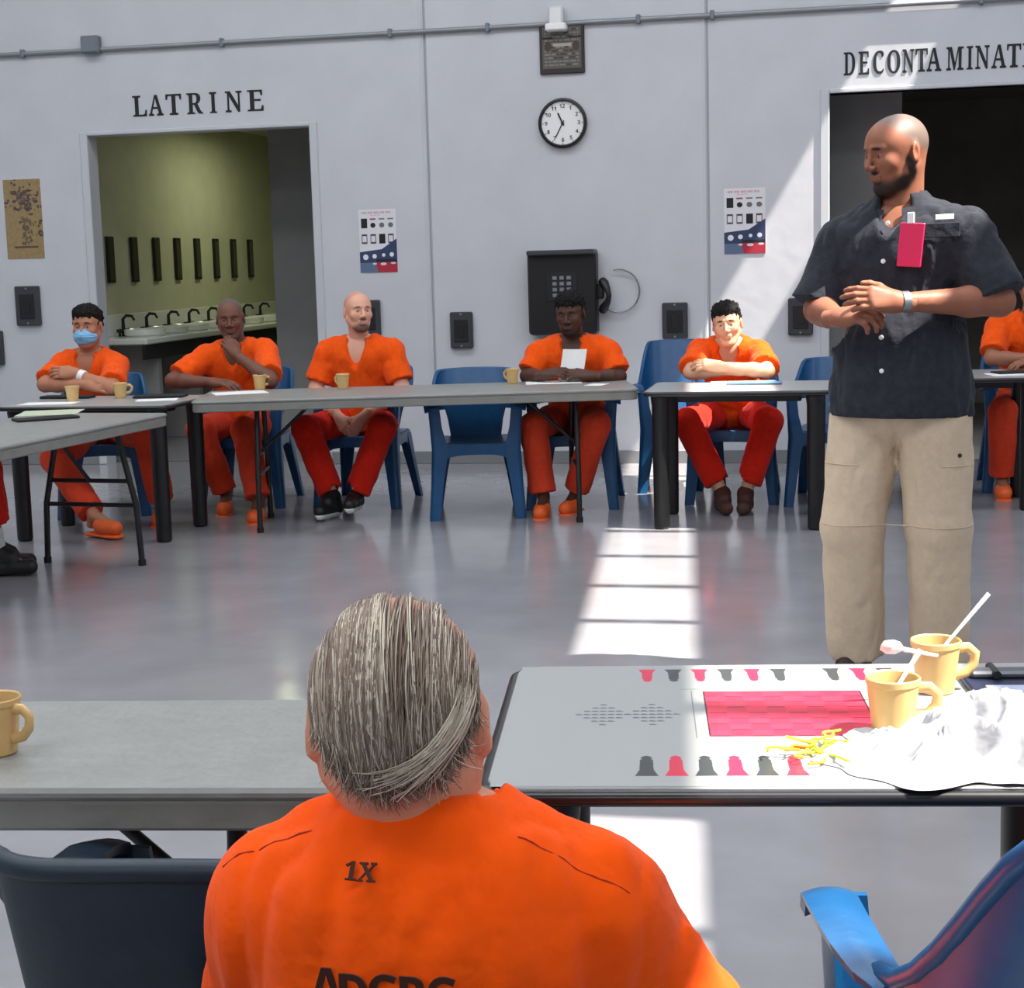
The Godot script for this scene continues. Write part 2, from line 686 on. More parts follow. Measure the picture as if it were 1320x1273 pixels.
					if coloured:
						var col := base
						for q in inv_paints:
							var l: float = (q[0] * p).length()
							if l < 1.0:
								col = col.lerp(q[1], clampf((1.0 - l) / q[2], 0.0, 1.0))
						mb.c.append(col)
					if y > 0 and z > 0 and (c0 < 0.0) != (c1 < 0.0):
						_quad(mb, me, idx[i - sy], idx[i - sy - sz], idx[i - sz])
					if x > 0 and z > 0 and (c0 < 0.0) != (c2 < 0.0):
						_quad(mb, me, idx[i - 1], idx[i - 1 - sz], idx[i - sz])
					if x > 0 and y > 0 and (c0 < 0.0) != (c4 < 0.0):
						_quad(mb, me, idx[i - 1], idx[i - 1 - sy], idx[i - sy])

	func _quad(mb: MB, a: int, b: int, e: int, f: int) -> void:
		if b < 0 or e < 0 or f < 0:
			return
		mb.tri(a, b, e)
		mb.tri(a, e, f)

	func at(p: Vector3) -> float:
		var q := (p - o) / h
		if q.x < 0.0 or q.y < 0.0 or q.z < 0.0 or q.x > nx - 1 or q.y > ny - 1 or q.z > nz - 1:
			return far
		var x := clampi(int(q.x), 0, nx - 2)
		var y := clampi(int(q.y), 0, ny - 2)
		var z := clampi(int(q.z), 0, nz - 2)
		var f := q - Vector3(x, y, z)
		var i := x + nx * (y + ny * z)
		var a := lerpf(lerpf(d[i], d[i + 1], f.x), lerpf(d[i + nx], d[i + nx + 1], f.x), f.y)
		i += nx * ny
		var b := lerpf(lerpf(d[i], d[i + 1], f.x), lerpf(d[i + nx], d[i + nx + 1], f.x), f.y)
		return lerpf(a, b, f.z)

	# where a line from outside meets the surface
	func hit(from: Vector3, dir: Vector3, most := 0.6) -> Vector3:
		var s := 0.0
		while s < most:
			if at(from + dir * s) < 0.0:
				return from + dir * (s - 0.001)
			s += 0.002
		return from + dir * most

	func mesh_into_named(parent: Node3D, called: String, m: Material, root: Node3D) -> void:
		var mb := MB.new()
		mesh_into(mb, [], Color(0, 0, 0, 0))
		if mb.ix.size() > 0:
			root.obj(called, mb.mesh(), m, parent)

# ------------------------------------------------------------------ the room
func roof_y(z: float) -> float:
	return ROOF_Y - ROOF_RISE * z

# high-bay panels hung under the roof: a glowing face and a light of the same size before it
func build_luminaires() -> void:
	var glow := mat(Color(1, 1, 1), 0.6)
	glow.emission_enabled = true
	glow.emission = Color(0.97, 0.985, 1.0)
	glow.emission_energy_multiplier = 2.5
	var w := 2.4
	var l := 1.2
	var k := 0
	for z in [-8.4, -5.2, -1.6, 3.0]:
		for x in [-6.2, -2.8, 0.2, 5.6]:
			var y: float = roof_y(z) - 0.55
			var names_z := {-8.4: "by the doorway wall", -5.2: "over the open floor", -1.6: "over the printed game table", 3.0: "by the rear wall"}
			var t := thing("ceiling_light", "white high-bay panel lamp hung under the roof %s" % names_z[z], "lamp", Vector3(x, y, z), 0.0, "panel lamps under the roof, row %s" % names_z[z])
			obj("housing", MB.new().box(Vector3(0, 0.05, 0), Vector3(w + 0.06, 0.09, l + 0.06), 0.01).mesh(), M.lamp_metal, t)
			obj("diffuser", MB.new().box(Vector3(0, -0.005, 0), Vector3(w, 0.02, l), 0.004).mesh(), glow, t)
			for s in [-0.9, 0.9]:
				obj("hanger", MB.new().rod(Vector3(s, 0.09, 0), Vector3(s, 0.53, 0), 0.008).mesh(), M.steel, t)
			var a := AreaLight3D.new()
			a.name = "panel_light_%03d" % k
			k += 1
			a.area_size = Vector2(w, l)
			a.light_color = Color(0.965, 0.98, 1.0)
			a.light_energy = LAMP_ENERGY
			a.area_range = 30.0
			a.area_attenuation = 2.0
			a.shadow_enabled = true
			add_child(a)
			a.position = Vector3(x, y - 0.03, z)
			a.rotation = Vector3(-PI / 2, 0, 0)

func panel_piece(mb: MB, x0: float, x1: float, y0: float, y1: float) -> void:
	mb.box(Vector3((x0 + x1) / 2, (y0 + y1) / 2, WALL_Z - 0.075), Vector3(x1 - x0, y1 - y0, 0.15))

func build_shell() -> void:
	var fl := obj("floor", MB.new().box(Vector3(-0.5, -0.1, -2.2), Vector3(18.2, 0.2, 18.8)).mesh(), M.floor)
	fl.set_meta("kind", "structure")
	# the wall with the doorways: three wide panels with recessed joints between them
	var wall := struct_node("wall_back")
	var top := roof_y(WALL_Z) + 0.05
	var g := 0.007
	var p := MB.new()
	panel_piece(p, -9.5, -5.44, 0, top)
	panel_piece(p, -5.44, -3.73, 2.435, top)
	panel_piece(p, -3.73, -2.862 - g, 0, top)
	obj("panel", p.mesh(), M.wall, wall)
	p = MB.new()
	p.box(Vector3(-1.8745, top / 2, WALL_Z - 0.075), Vector3(1.975 - 2 * g, top, 0.15), 0.008)
	obj("panel", p.mesh(), M.wall, wall)
	p = MB.new()
	panel_piece(p, -0.887 + g, -0.074, 0, top)
	panel_piece(p, -0.074, 1.51, 2.495, top)
	panel_piece(p, 1.51, 8.5, 0, top)
	obj("panel", p.mesh(), M.wall, wall)
	for x in [-2.862, -0.887]:
		obj("joint", bx(Vector3(x, top / 2, WALL_Z - 0.072), Vector3(0.04, top, 0.124), 0.0), M.joint, wall)
	# narrow raised beads beside the joints
	for x in [-2.888, -0.912]:
		obj("joint_bead", bx(Vector3(x, top / 2, WALL_Z + 0.002), Vector3(0.018, top, 0.006), 0.002), M.wall, wall)
	for e in [[-9.5, -5.51], [-3.66, -0.12], [1.56, 8.5]]:
		var bb := obj("baseboard_back", bx(Vector3((e[0] + e[1]) / 2, 0.045, WALL_Z + 0.006), Vector3(e[1] - e[0], 0.09, 0.012), 0.003), M.base_trim)
		bb.set_meta("kind", "structure")
	# steel frames of the two doorways
	door_frame("door_1", -5.44, -3.73, 2.435)
	door_frame("door_2", -0.074, 1.51, 2.495)
	# the other walls reach up to the sloping roof
	for side in [["wall_left", -9.5, -9.35], ["wall_right", 8.35, 8.5]]:
		var mb := MB.new()
		var x0: float = side[1]
		var x1: float = side[2]
		var za := 7.2
		var zb := WALL_Z
		var ya := roof_y(za) + 0.05
		var yb := roof_y(zb) + 0.05
		for x in [x0, x1]:
			mb.quad(Vector3(x, 0, za), Vector3(x, 0, zb), Vector3(x, yb, zb), Vector3(x, ya, za), Vector3(-1 if x == x0 else 1, 0, 0))
		mb.quad(Vector3(x0, ya, za), Vector3(x1, ya, za), Vector3(x1, yb, zb), Vector3(x0, yb, zb), Vector3.UP)
		mb.quad(Vector3(x0, 0, za), Vector3(x1, 0, za), Vector3(x1, ya, za), Vector3(x0, ya, za), Vector3.BACK)
		mb.quad(Vector3(x0, 0, zb), Vector3(x1, 0, zb), Vector3(x1, yb, zb), Vector3(x0, yb, zb), Vector3.FORWARD)
		mb.quad(Vector3(x0, 0, za), Vector3(x1, 0, za), Vector3(x1, 0, zb), Vector3(x0, 0, zb), Vector3.DOWN)
		obj(side[0], mb.mesh(), M.wall).set_meta("kind", "structure")
	obj("wall_front", bx(Vector3(-0.5, 2.0, 7.27), Vector3(18.0, 4.0, 0.15), 0.0), M.wall).set_meta("kind", "structure")
	# the roof: a sloping deck with one long skylight, its bars and two cross beams
	var roof := struct_node("ceiling")
	var sx0 := 2.53
	var sx1 := 3.08
	roof_piece(roof, "roof_deck", -9.6, sx0, 7.4, WALL_Z - 0.2)
	roof_piece(roof, "roof_deck", sx1, 8.6, 7.4, WALL_Z - 0.2)
	roof_piece(roof, "roof_deck", sx0, sx1, 7.4, 1.2)
	roof_piece(roof, "cross_beam", sx0, sx1, -3.22, -3.6)
	var bars := [-3.32, -2.58, -1.84, -1.1, -6.335, -7.04, -7.77, -8.5, -9.24, -9.97, -10.7]
	for zf in bars:
		var zr: float = (zf + 0.75) / 1.0234
		roof_piece(roof, "glazing_bar", sx0, sx1, zr + 0.022, zr - 0.022)
	var glass := mat(Color(0.96, 0.98, 1.0, 0.06), 0.02)
	glass.transparency = BaseMaterial3D.TRANSPARENCY_ALPHA
	var gz0 := 1.2
	var gz1 := WALL_Z - 0.2
	var gm := MB.new().quad(Vector3(sx0, roof_y(gz0) + 0.2, gz0), Vector3(sx1, roof_y(gz0) + 0.2, gz0), Vector3(sx1, roof_y(gz1) + 0.2, gz1), Vector3(sx0, roof_y(gz1) + 0.2, gz1), Vector3.UP).mesh()
	obj("skylight_pane", gm, glass, roof)

func roof_piece(parent: Node3D, called: String, x0: float, x1: float, z0: float, z1: float) -> void:
	var mb := MB.new()
	var th := 0.18
	var a := roof_y(z0)
	var b := roof_y(z1)
	mb.quad(Vector3(x0, a, z0), Vector3(x1, a, z0), Vector3(x1, b, z1), Vector3(x0, b, z1), Vector3.DOWN)
	mb.quad(Vector3(x0, a + th, z0), Vector3(x1, a + th, z0), Vector3(x1, b + th, z1), Vector3(x0, b + th, z1), Vector3.UP)
	for x in [x0, x1]:
		mb.quad(Vector3(x, a, z0), Vector3(x, b, z1), Vector3(x, b + th, z1), Vector3(x, a + th, z0), Vector3(-1 if x == x0 else 1, 0, 0))
	mb.quad(Vector3(x0, a, z0), Vector3(x1, a, z0), Vector3(x1, a + th, z0), Vector3(x0, a + th, z0), Vector3.BACK)
	mb.quad(Vector3(x0, b, z1), Vector3(x1, b, z1), Vector3(x1, b + th, z1), Vector3(x0, b + th, z1), Vector3.FORWARD)
	obj(called, mb.mesh(), M.ceiling, parent)

func door_frame(called: String, x0: float, x1: float, y1: float) -> void:
	var d := struct_node(called)
	var z := WALL_Z - 0.07
	for x in [x0 - 0.03, x1 + 0.03]:
		obj("jamb", bx(Vector3(x, y1 / 2 + 0.015, z), Vector3(0.062, y1 + 0.03, 0.165), 0.006), M.frame, d)
	obj("lintel_trim", bx(Vector3((x0 + x1) / 2, y1 + 0.015, z), Vector3(x1 - x0, 0.03, 0.165), 0.006), M.frame, d)

# the washroom behind the doorway under LATRINE
func build_latrine() -> void:
	var zb := -17.2
	obj("wall_washroom", bx(Vector3(-5.98, 1.4, (WALL_Z - 0.15 + zb) / 2), Vector3(0.12, 2.8, WALL_Z - 0.15 - zb), 0.0), M.latrine).set_meta("kind", "structure")
	obj("wall_washroom", bx(Vector3(-3.6, 1.4, zb - 0.06), Vector3(5.0, 2.8, 0.12), 0.0), M.latrine).set_meta("kind", "structure")
	obj("wall_washroom", bx(Vector3(-1.6, 1.4, (WALL_Z - 0.15 + zb) / 2), Vector3(0.12, 2.8, WALL_Z - 0.15 - zb), 0.0), M.latrine).set_meta("kind", "structure")
	obj("wall_partition", bx(Vector3(-3.13, 1.4, -13.05), Vector3(2.96, 2.8, 0.1), 0.0), M.partition).set_meta("kind", "structure")
	var c := obj("ceiling_washroom", bx(Vector3(-3.8, 2.86, (WALL_Z - 0.15 + zb) / 2), Vector3(4.6, 0.12, WALL_Z - 0.15 - zb), 0.0), M.latrine)
	c.set_meta("kind", "structure")
	var f := obj("floor_washroom", bx(Vector3(-3.8, -0.1, -14.4), Vector3(4.6, 0.2, 5.65), 0.0), M.floor)
	f.set_meta("kind", "structure")
	# narrow polished mirrors, one over each basin
	for i in 8:
		var z := -12.68 - 0.47 * i
		var m := thing("washroom_mirror", "narrow dark framed mirror on the green washroom wall above the basins", "mirror", Vector3(-5.92, 1.35, z), 0.0, "narrow mirrors above the washroom basins")
		obj("frame", bx(Vector3(0.012, 0.19, 0), Vector3(0.024, 0.38, 0.125), 0.004), M.dark_inset, m)
		obj("glass", bx(Vector3(0.0245, 0.19, 0), Vector3(0.003, 0.34, 0.095), 0.0), mat(rgb8(66, 66, 48), 0.2, 0.2), m)
	# the long basin counter
	var ct := thing("basin_counter", "long pale washroom counter with a black apron along the green wall", "counter", Vector3(-5.915, 0, 0))
	obj("worktop", bx(Vector3(0.26, 0.885, -14.45), Vector3(0.52, 0.05, 4.6), 0.01), M.porcelain, ct)
	obj("backsplash", bx(Vector3(0.012, 1.0, -14.45), Vector3(0.024, 0.18, 4.6), 0.005), M.porcelain, ct)
	obj("apron", bx(Vector3(0.49, 0.80, -14.45), Vector3(0.03, 0.12, 4.6), 0.004), M.black_matt, ct)
	for i in 6:
		obj("support", bx(Vector3(0.27, 0.43, -12.5 - 0.85 * i), Vector3(0.4, 0.86, 0.07), 0.004), M.partition, ct)
	for i in 8:
		var z := -12.68 - 0.47 * i
		var b := thing("wash_basin", "white oval wash basin set in the long washroom counter", "basin", Vector3(-5.64, 0.91, z), 0.0, "wash basins in the washroom counter")
		var prof := PackedVector2Array([Vector2(0.155, 0.0), Vector2(0.17, 0.012), Vector2(0.172, 0.055), Vector2(0.155, 0.06), Vector2(0.14, 0.045), Vector2(0.10, 0.012), Vector2(0.0, 0.006)])
		obj("bowl", MB.new().lathe(prof, Vector3.ZERO, 20).mesh(), M.porcelain, b)
		var fc := thing("basin_tap", "dark steel tap standing behind a washroom basin", "tap", Vector3(-5.83, 0.91, z), 0.0, "taps of the washroom basins")
		obj("spout", MB.new().tube(PackedVector3Array([Vector3(0, 0, 0), Vector3(0, 0.14, 0), Vector3(0.03, 0.17, 0), Vector3(0.08, 0.165, 0), Vector3(0.10, 0.13, 0)]), PackedFloat32Array([0.018, 0.014, 0.013, 0.012, 0.011]), 8).mesh(), M.dark_inset, fc)
		for s in [-1, 1]:
			obj("knob", MB.new().lathe(PackedVector2Array([Vector2(0.0, 0.0), Vector2(0.012, 0.0), Vector2(0.012, 0.03), Vector2(0.026, 0.035), Vector2(0.026, 0.06), Vector2(0.0, 0.065)]), Vector3(0, 0, 0.075 * s), 10).mesh(), M.dark_inset, fc)
	# its lamp: a fluorescent batten under the ceiling
	var lamp := thing("batten_lamp", "fluorescent batten lamp under the washroom ceiling", "lamp", Vector3(-5.05, 2.80, -14.6), 0.0)
	obj("tray", bx(Vector3(0, -0.02, 0), Vector3(0.16, 0.04, 1.3), 0.005), M.lamp_metal, lamp)
	var glow := mat(Color(1, 1, 0.92), 0.5)
	glow.emission_enabled = true
	glow.emission = Color(0.98, 1.0, 0.80)
	glow.emission_energy_multiplier = 1.5
	for s in [-0.04, 0.04]:
		obj("tube", MB.new().rod(Vector3(s, -0.06, -0.6), Vector3(s, -0.06, 0.6), 0.014).mesh(), glow, lamp)
	var a := AreaLight3D.new()
	a.name = "batten_light"
	a.area_size = Vector2(0.14, 1.2)
	a.light_color = Color(0.98, 1.0, 0.84)
	a.light_energy = LATRINE_ENERGY
	a.area_range = 12.0
	a.area_attenuation = 2.0
	a.shadow_enabled = true
	add_child(a)
	a.position = Vector3(-5.05, 2.70, -14.6)
	a.rotation = Vector3(-PI / 2, 0, 0)

const LATRINE_ENERGY := 1.15

# the unlit room behind the other doorway
func build_decontamination() -> void:
	var zb := -16.0
	obj("wall_dark_room", bx(Vector3(-0.9, 1.4, (WALL_Z - 0.15 + zb) / 2), Vector3(0.12, 2.8, WALL_Z - 0.15 - zb), 0.0), M.dark_room).set_meta("kind", "structure")
	obj("wall_dark_room", bx(Vector3(5.0, 1.4, (WALL_Z - 0.15 + zb) / 2), Vector3(0.12, 2.8, WALL_Z - 0.15 - zb), 0.0), M.dark_room).set_meta("kind", "structure")
	obj("wall_dark_room", bx(Vector3(2.0, 1.4, zb), Vector3(6.0, 2.8, 0.12), 0.0), M.dark_room).set_meta("kind", "structure")
	obj("wall_partition", bx(Vector3(-0.2, 1.4, -12.25), Vector3(1.26, 2.8, 0.1), 0.0), M.partition).set_meta("kind", "structure")
	obj("ceiling_dark_room", bx(Vector3(2.05, 2.86, (WALL_Z - 0.15 + zb) / 2), Vector3(6.0, 0.12, WALL_Z - 0.15 - zb), 0.0), M.dark_room).set_meta("kind", "structure")
	obj("floor_dark_room", bx(Vector3(2.05, -0.1, (WALL_Z - 0.15 + zb) / 2 - 0.05), Vector3(6.0, 0.2, WALL_Z - 0.15 - zb), 0.0), M.dark_room).set_meta("kind", "structure")

# ------------------------------------------------------------------ things on the wall
func lettering(called: String, label: String, letters: Array, baseline: float, cap: float, m: Material) -> void:
	var t := thing(called, label, "lettering", Vector3(0, 0, WALL_Z))
	for l in letters:
		var tm := text_mesh(l[0], cap, true, true, 0.003)
		var o := obj("letter_" + String(l[0]).to_lower(), tm, m, t)
		var box := tm.get_aabb()
		var sx: float = l[2] / box.size.x
		var sy: float = cap / box.size.y
		o.scale = Vector3(sx, sy, 1.0)
		o.position = Vector3(l[1] - (box.position.x + box.size.x / 2) * sx, baseline - box.position.y * sy, 0.002)

func wall_plate(x0: float, y0: float, x1: float, y1: float, label: String) -> void:
	var w := x1 - x0
	var h := y1 - y0
	var t := thing("wall_outlet", label, "wall box", Vector3((x0 + x1) / 2, y0, WALL_Z), 0.0, "dark metal boxes on the doorway wall")
	obj("cover", bx(Vector3(0, h / 2, 0.02), Vector3(w, h, 0.04), 0.008), M.dark_plate, t)
	obj("bezel", bx(Vector3(0, h * 0.48, 0.042), Vector3(w * 0.62, h * 0.62, 0.008), 0.003), M.dark_inset, t)
	obj("socket", bx(Vector3(0, h * 0.48, 0.047), Vector3(w * 0.28, h * 0.34, 0.006), 0.002), M.black, t)
	for sy in [0.06, 0.94]:
		obj("screw", MB.new().lathe(PackedVector2Array([Vector2(0.008, 0), Vector2(0.008, 0.003), Vector2(0, 0.004)]), Vector3(0, h * sy, 0.04), 8, Basis(Vector3.RIGHT, PI / 2)).mesh(), M.steel, t)

func build_wall_fittings() -> void:
	# painted words over the doorways
	var kx := 1.022 / 170.0
	var L := []
	for e in [["L", 181, 18], ["A", 202, 19], ["T", 225, 20], ["R", 252, 20], ["I", 275.5, 9], ["N", 301.5, 21], ["E", 329, 20]]:
		L.append([e[0], -5.081 + (e[1] - 170.0) * kx, e[2] * kx])
	lettering("painted_word", "black serif word LATRINE painted over the lit doorway", L, 2.558, 0.148, M.letter)
	L = []
	kx = 1.116 / 224.0
	for e in [["D", 1095, 15], ["E", 1114, 14], ["C", 1133, 14], ["O", 1153, 17], ["N", 1172, 15], ["T", 1189, 16], ["A", 1205, 19], ["M", 1232, 22], ["I", 1251, 8], ["N", 1267, 18], ["A", 1288, 19], ["T", 1307, 18], ["I", 1322, 8], ["O", 1338, 18], ["N", 1360, 18]]:
		L.append([e[0], 0.022 + (e[1] - 1088.0) * kx, e[2] * kx])
	lettering("painted_word", "black serif word DECONTAMINATION painted over the dark doorway", L, 2.608, 0.15, M.letter)
	# conduit along the wall with couplings and two boxes
	var cd := thing("conduit", "thin grey metal conduit running level along the upper wall", "conduit", Vector3(0, 3.045, WALL_Z + 0.022))
	obj("pipe", MB.new().rod(Vector3(-9.3, 0, 0), Vector3(8.3, 0, 0), 0.016).mesh(), M.conduit, cd)
	for x in [-7.4, -5.9, -4.35, -3.1, -2.4, -1.35, -0.85, 0.9, 2.6]:
		obj("clip", bx(Vector3(x, 0, 0.0), Vector3(0.03, 0.062, 0.042), 0.006), M.box_grey, cd)
	var jb := thing("junction_box", "blue-grey square junction box on the conduit near the washroom doorway", "junction box", Vector3(-5.35, 3.02, WALL_Z))
	obj("body", bx(Vector3(0, 0.06, 0.035), Vector3(0.135, 0.125, 0.07), 0.008), M.box_grey, jb)
	obj("cover", bx(Vector3(0, 0.06, 0.072), Vector3(0.115, 0.105, 0.006), 0.002), M.box_grey, jb)
	var al := thing("alarm_lamp", "small pale metal alarm unit on the conduit above the brown plaque", "alarm", Vector3(-1.91, 2.99, WALL_Z))
	obj("body", bx(Vector3(0, 0.10, 0.05), Vector3(0.10, 0.13, 0.10), 0.012), M.lamp_metal, al)
	obj("base", bx(Vector3(0, 0.025, 0.055), Vector3(0.145, 0.05, 0.11), 0.01), M.white, al)
	# brown plaque
	var pq := thing("notice_plaque", "dark brown framed notice with pale text lines above the clock", "sign", Vector3(-1.882, 2.71, WALL_Z))
	obj("frame", bx(Vector3(0, 0.168, 0.012), Vector3(0.312, 0.336, 0.024), 0.005), mat(rgb8(44, 36, 34), 0.5), pq)
	obj("print", MB.new().quad(Vector3(-0.135, 0.035, 0.0255), Vector3(0.135, 0.035, 0.0255), Vector3(0.135, 0.315, 0.0255), Vector3(-0.135, 0.315, 0.0255), Vector3.BACK).mesh(), print_material(plaque_image()), pq)
	# clock
	var ck := thing("wall_clock", "round white wall clock with a black rim below the plaque", "clock", Vector3(-1.888, 2.376, WALL_Z))
	var face_on := Basis(Vector3.RIGHT, PI / 2)
	obj("rim", MB.new().lathe(PackedVector2Array([Vector2(0.168, 0.0), Vector2(0.172, 0.02), Vector2(0.168, 0.042), Vector2(0.156, 0.046), Vector2(0.147, 0.03)]), Vector3.ZERO, 40, face_on).mesh(), M.black_plastic, ck)
	obj("dial", MB.new().lathe(PackedVector2Array([Vector2(0.15, 0.024), Vector2(0.0, 0.0245)]), Vector3.ZERO, 40, face_on).mesh(), M.white, ck)
	for i in 12:
		var a := TAU * i / 12.0
		var nm := obj("numeral", text_mesh(str(12 if i == 0 else i), 0.026, false, true, 0.001), M.black, ck)
		nm.position = Vector3(sin(a) * 0.115, cos(a) * 0.115, 0.0255)
		obj("tick", MB.new().box(Vector3(sin(a) * 0.140, cos(a) * 0.140, 0.026), Vector3(0.004, 0.012, 0.002), 0.0, Basis(Vector3.BACK, -a)).mesh(), M.black, ck)
	for e in [[-0.42, 0.075, 0.011, "hour_hand"], [3.62, 0.105, 0.007, "minute_hand"]]:
		var b := Basis(Vector3.BACK, -e[0])
		obj(e[3], MB.new().box(b * Vector3(0, e[1] / 2 - 0.01, 0) + Vector3(0, 0, 0.029), Vector3(e[2], e[1] + 0.02, 0.002), 0.0, b).mesh(), M.black, ck)
	obj("hub", MB.new().lathe(PackedVector2Array([Vector2(0.011, 0.026), Vector2(0.011, 0.032), Vector2(0, 0.033)]), Vector3.ZERO, 12, face_on).mesh(), M.black, ck)
	# pictogram posters
	var pm := print_material(poster_image())
	var k := 0
	for e in [[-3.389, 1.385, -3.112, 1.835, "picture chart poster between the washroom doorway and the panel joint"], [-0.783, 1.448, -0.502, 1.892, "picture chart poster beside the dark doorway at the sunlit edge"]]:
		var w: float = e[2] - e[0]
		var h: float = e[3] - e[1]
		var ps := thing("wall_poster", e[4], "poster", Vector3((e[0] + e[2]) / 2, e[1], WALL_Z), 0.0, "picture chart posters on the doorway wall")
		obj("sheet", bx(Vector3(0, h / 2, 0.0025), Vector3(w, h, 0.003), 0.0), M.paper, ps)
		obj("print", MB.new().quad(Vector3(-w / 2, 0, 0.0045), Vector3(w / 2, 0, 0.0045), Vector3(w / 2, h, 0.0045), Vector3(-w / 2, h, 0.0045), Vector3.BACK).mesh(), pm, ps)
	var mp := thing("old_drawing", "tan paper drawing with dark ink figures on the wall", "poster", Vector3(-5.99, 1.556, WALL_Z))
	obj("sheet", bx(Vector3(0, 0.293, 0.002), Vector3(0.302, 0.586, 0.003), 0.0), M.paper, mp)
	obj("print", MB.new().quad(Vector3(-0.151, 0, 0.004), Vector3(0.151, 0, 0.004), Vector3(0.151, 0.586, 0.004), Vector3(-0.151, 0.586, 0.004), Vector3.BACK).mesh(), print_material(drawing_image()), mp)
	# dark boxes
	wall_plate(-2.733, 0.834, -2.57, 1.091, "dark grey wall box between the panel joint and the black telephone")
	wall_plate(-1.215, 0.874, -1.039, 1.125, "dark grey wall box between the telephone and the youth with folded arms")
	wall_plate(-0.351, 0.886, -0.183, 1.138, "dark grey wall box next to the dark doorway jamb")
	wall_plate(-6.091, 1.057, -5.897, 1.352, "dark grey wall box under the tan drawing")
	wall_plate(-6.42, 0.763, -6.222, 1.023, "dark grey wall box set lower and aside of the tan drawing")
	wall_plate(-3.42, 0.93, -3.25, 1.19, "dark grey wall box behind the bald man's head")
	# telephone
	var ph := thing("wall_telephone", "black wall telephone set with handset and looped steel cord", "telephone", Vector3(-1.9, 0.925, WALL_Z))
	var mb := MB.new()
	var poly := round_rect(-0.243, -0.29, 0.24, 0.29, 0.03)
	mb.slab(poly, 0.0, 0.13, 0.012)
	var rot := MB.new().add(mb, Transform3D(Basis(Vector3.RIGHT, PI / 2), Vector3(0, 0.285, 0)))
	obj("housing", rot.mesh(), M.black_plastic, ph)
	obj("hood", bx(Vector3(0, 0.565, 0.10), Vector3(0.47, 0.035, 0.2), 0.008), mat(rgb8(58, 60, 64), 0.45), ph)
	obj("keypad_panel", bx(Vector3(0.0, 0.33, 0.133), Vector3(0.22, 0.2, 0.008), 0.003), M.dark_inset, ph)
	for i in 12:
		obj("key", bx(Vector3(-0.05 + 0.05 * (i % 3), 0.39 - 0.04 * (i / 3), 0.139), Vector3(0.032, 0.026, 0.008), 0.003), M.steel, ph)
	obj("cradle", bx(Vector3(0.26, 0.29, 0.05), Vector3(0.05, 0.1, 0.08), 0.008), M.black_plastic, ph)
	obj("handset", MB.new().tube(PackedVector3Array([Vector3(0.275, 0.16, 0.06), Vector3(0.285, 0.175, 0.085), Vector3(0.315, 0.22, 0.10), Vector3(0.325, 0.26, 0.105), Vector3(0.315, 0.30, 0.10), Vector3(0.29, 0.345, 0.085), Vector3(0.275, 0.36, 0.06)]), PackedFloat32Array([0.03, 0.034, 0.022, 0.018, 0.022, 0.034, 0.03]), 12).mesh(), M.black_plastic, ph)
	var cp := PackedVector3Array()
	var cr := PackedFloat32Array()
	for i in 25:
		var a := deg_to_rad(105.0 - 250.0 * i / 24.0)
		cp.append(Vector3(0.385 + cos(a) * 0.145, 0.29 + sin(a) * 0.15, 0.03))
		cr.append(0.0065)
	obj("cord", MB.new().tube(cp, cr, 7).mesh(), M.steel, ph)

func print_material(img: Image) -> StandardMaterial3D:
	var m := mat(Color.WHITE, 0.7)
	m.albedo_texture = ImageTexture.create_from_image(img)
	return m

func disc(img: Image, cx: float, cy: float, rx: float, ry: float, c: Color) -> void:
	for y in range(maxi(0, int(cy - ry)), mini(img.get_height(), int(cy + ry) + 1)):
		for x in range(maxi(0, int(cx - rx)), mini(img.get_width(), int(cx + rx) + 1)):
			if pow((x - cx) / rx, 2) + pow((y - cy) / ry, 2) <= 1.0:
				img.set_pixel(x, y, c)

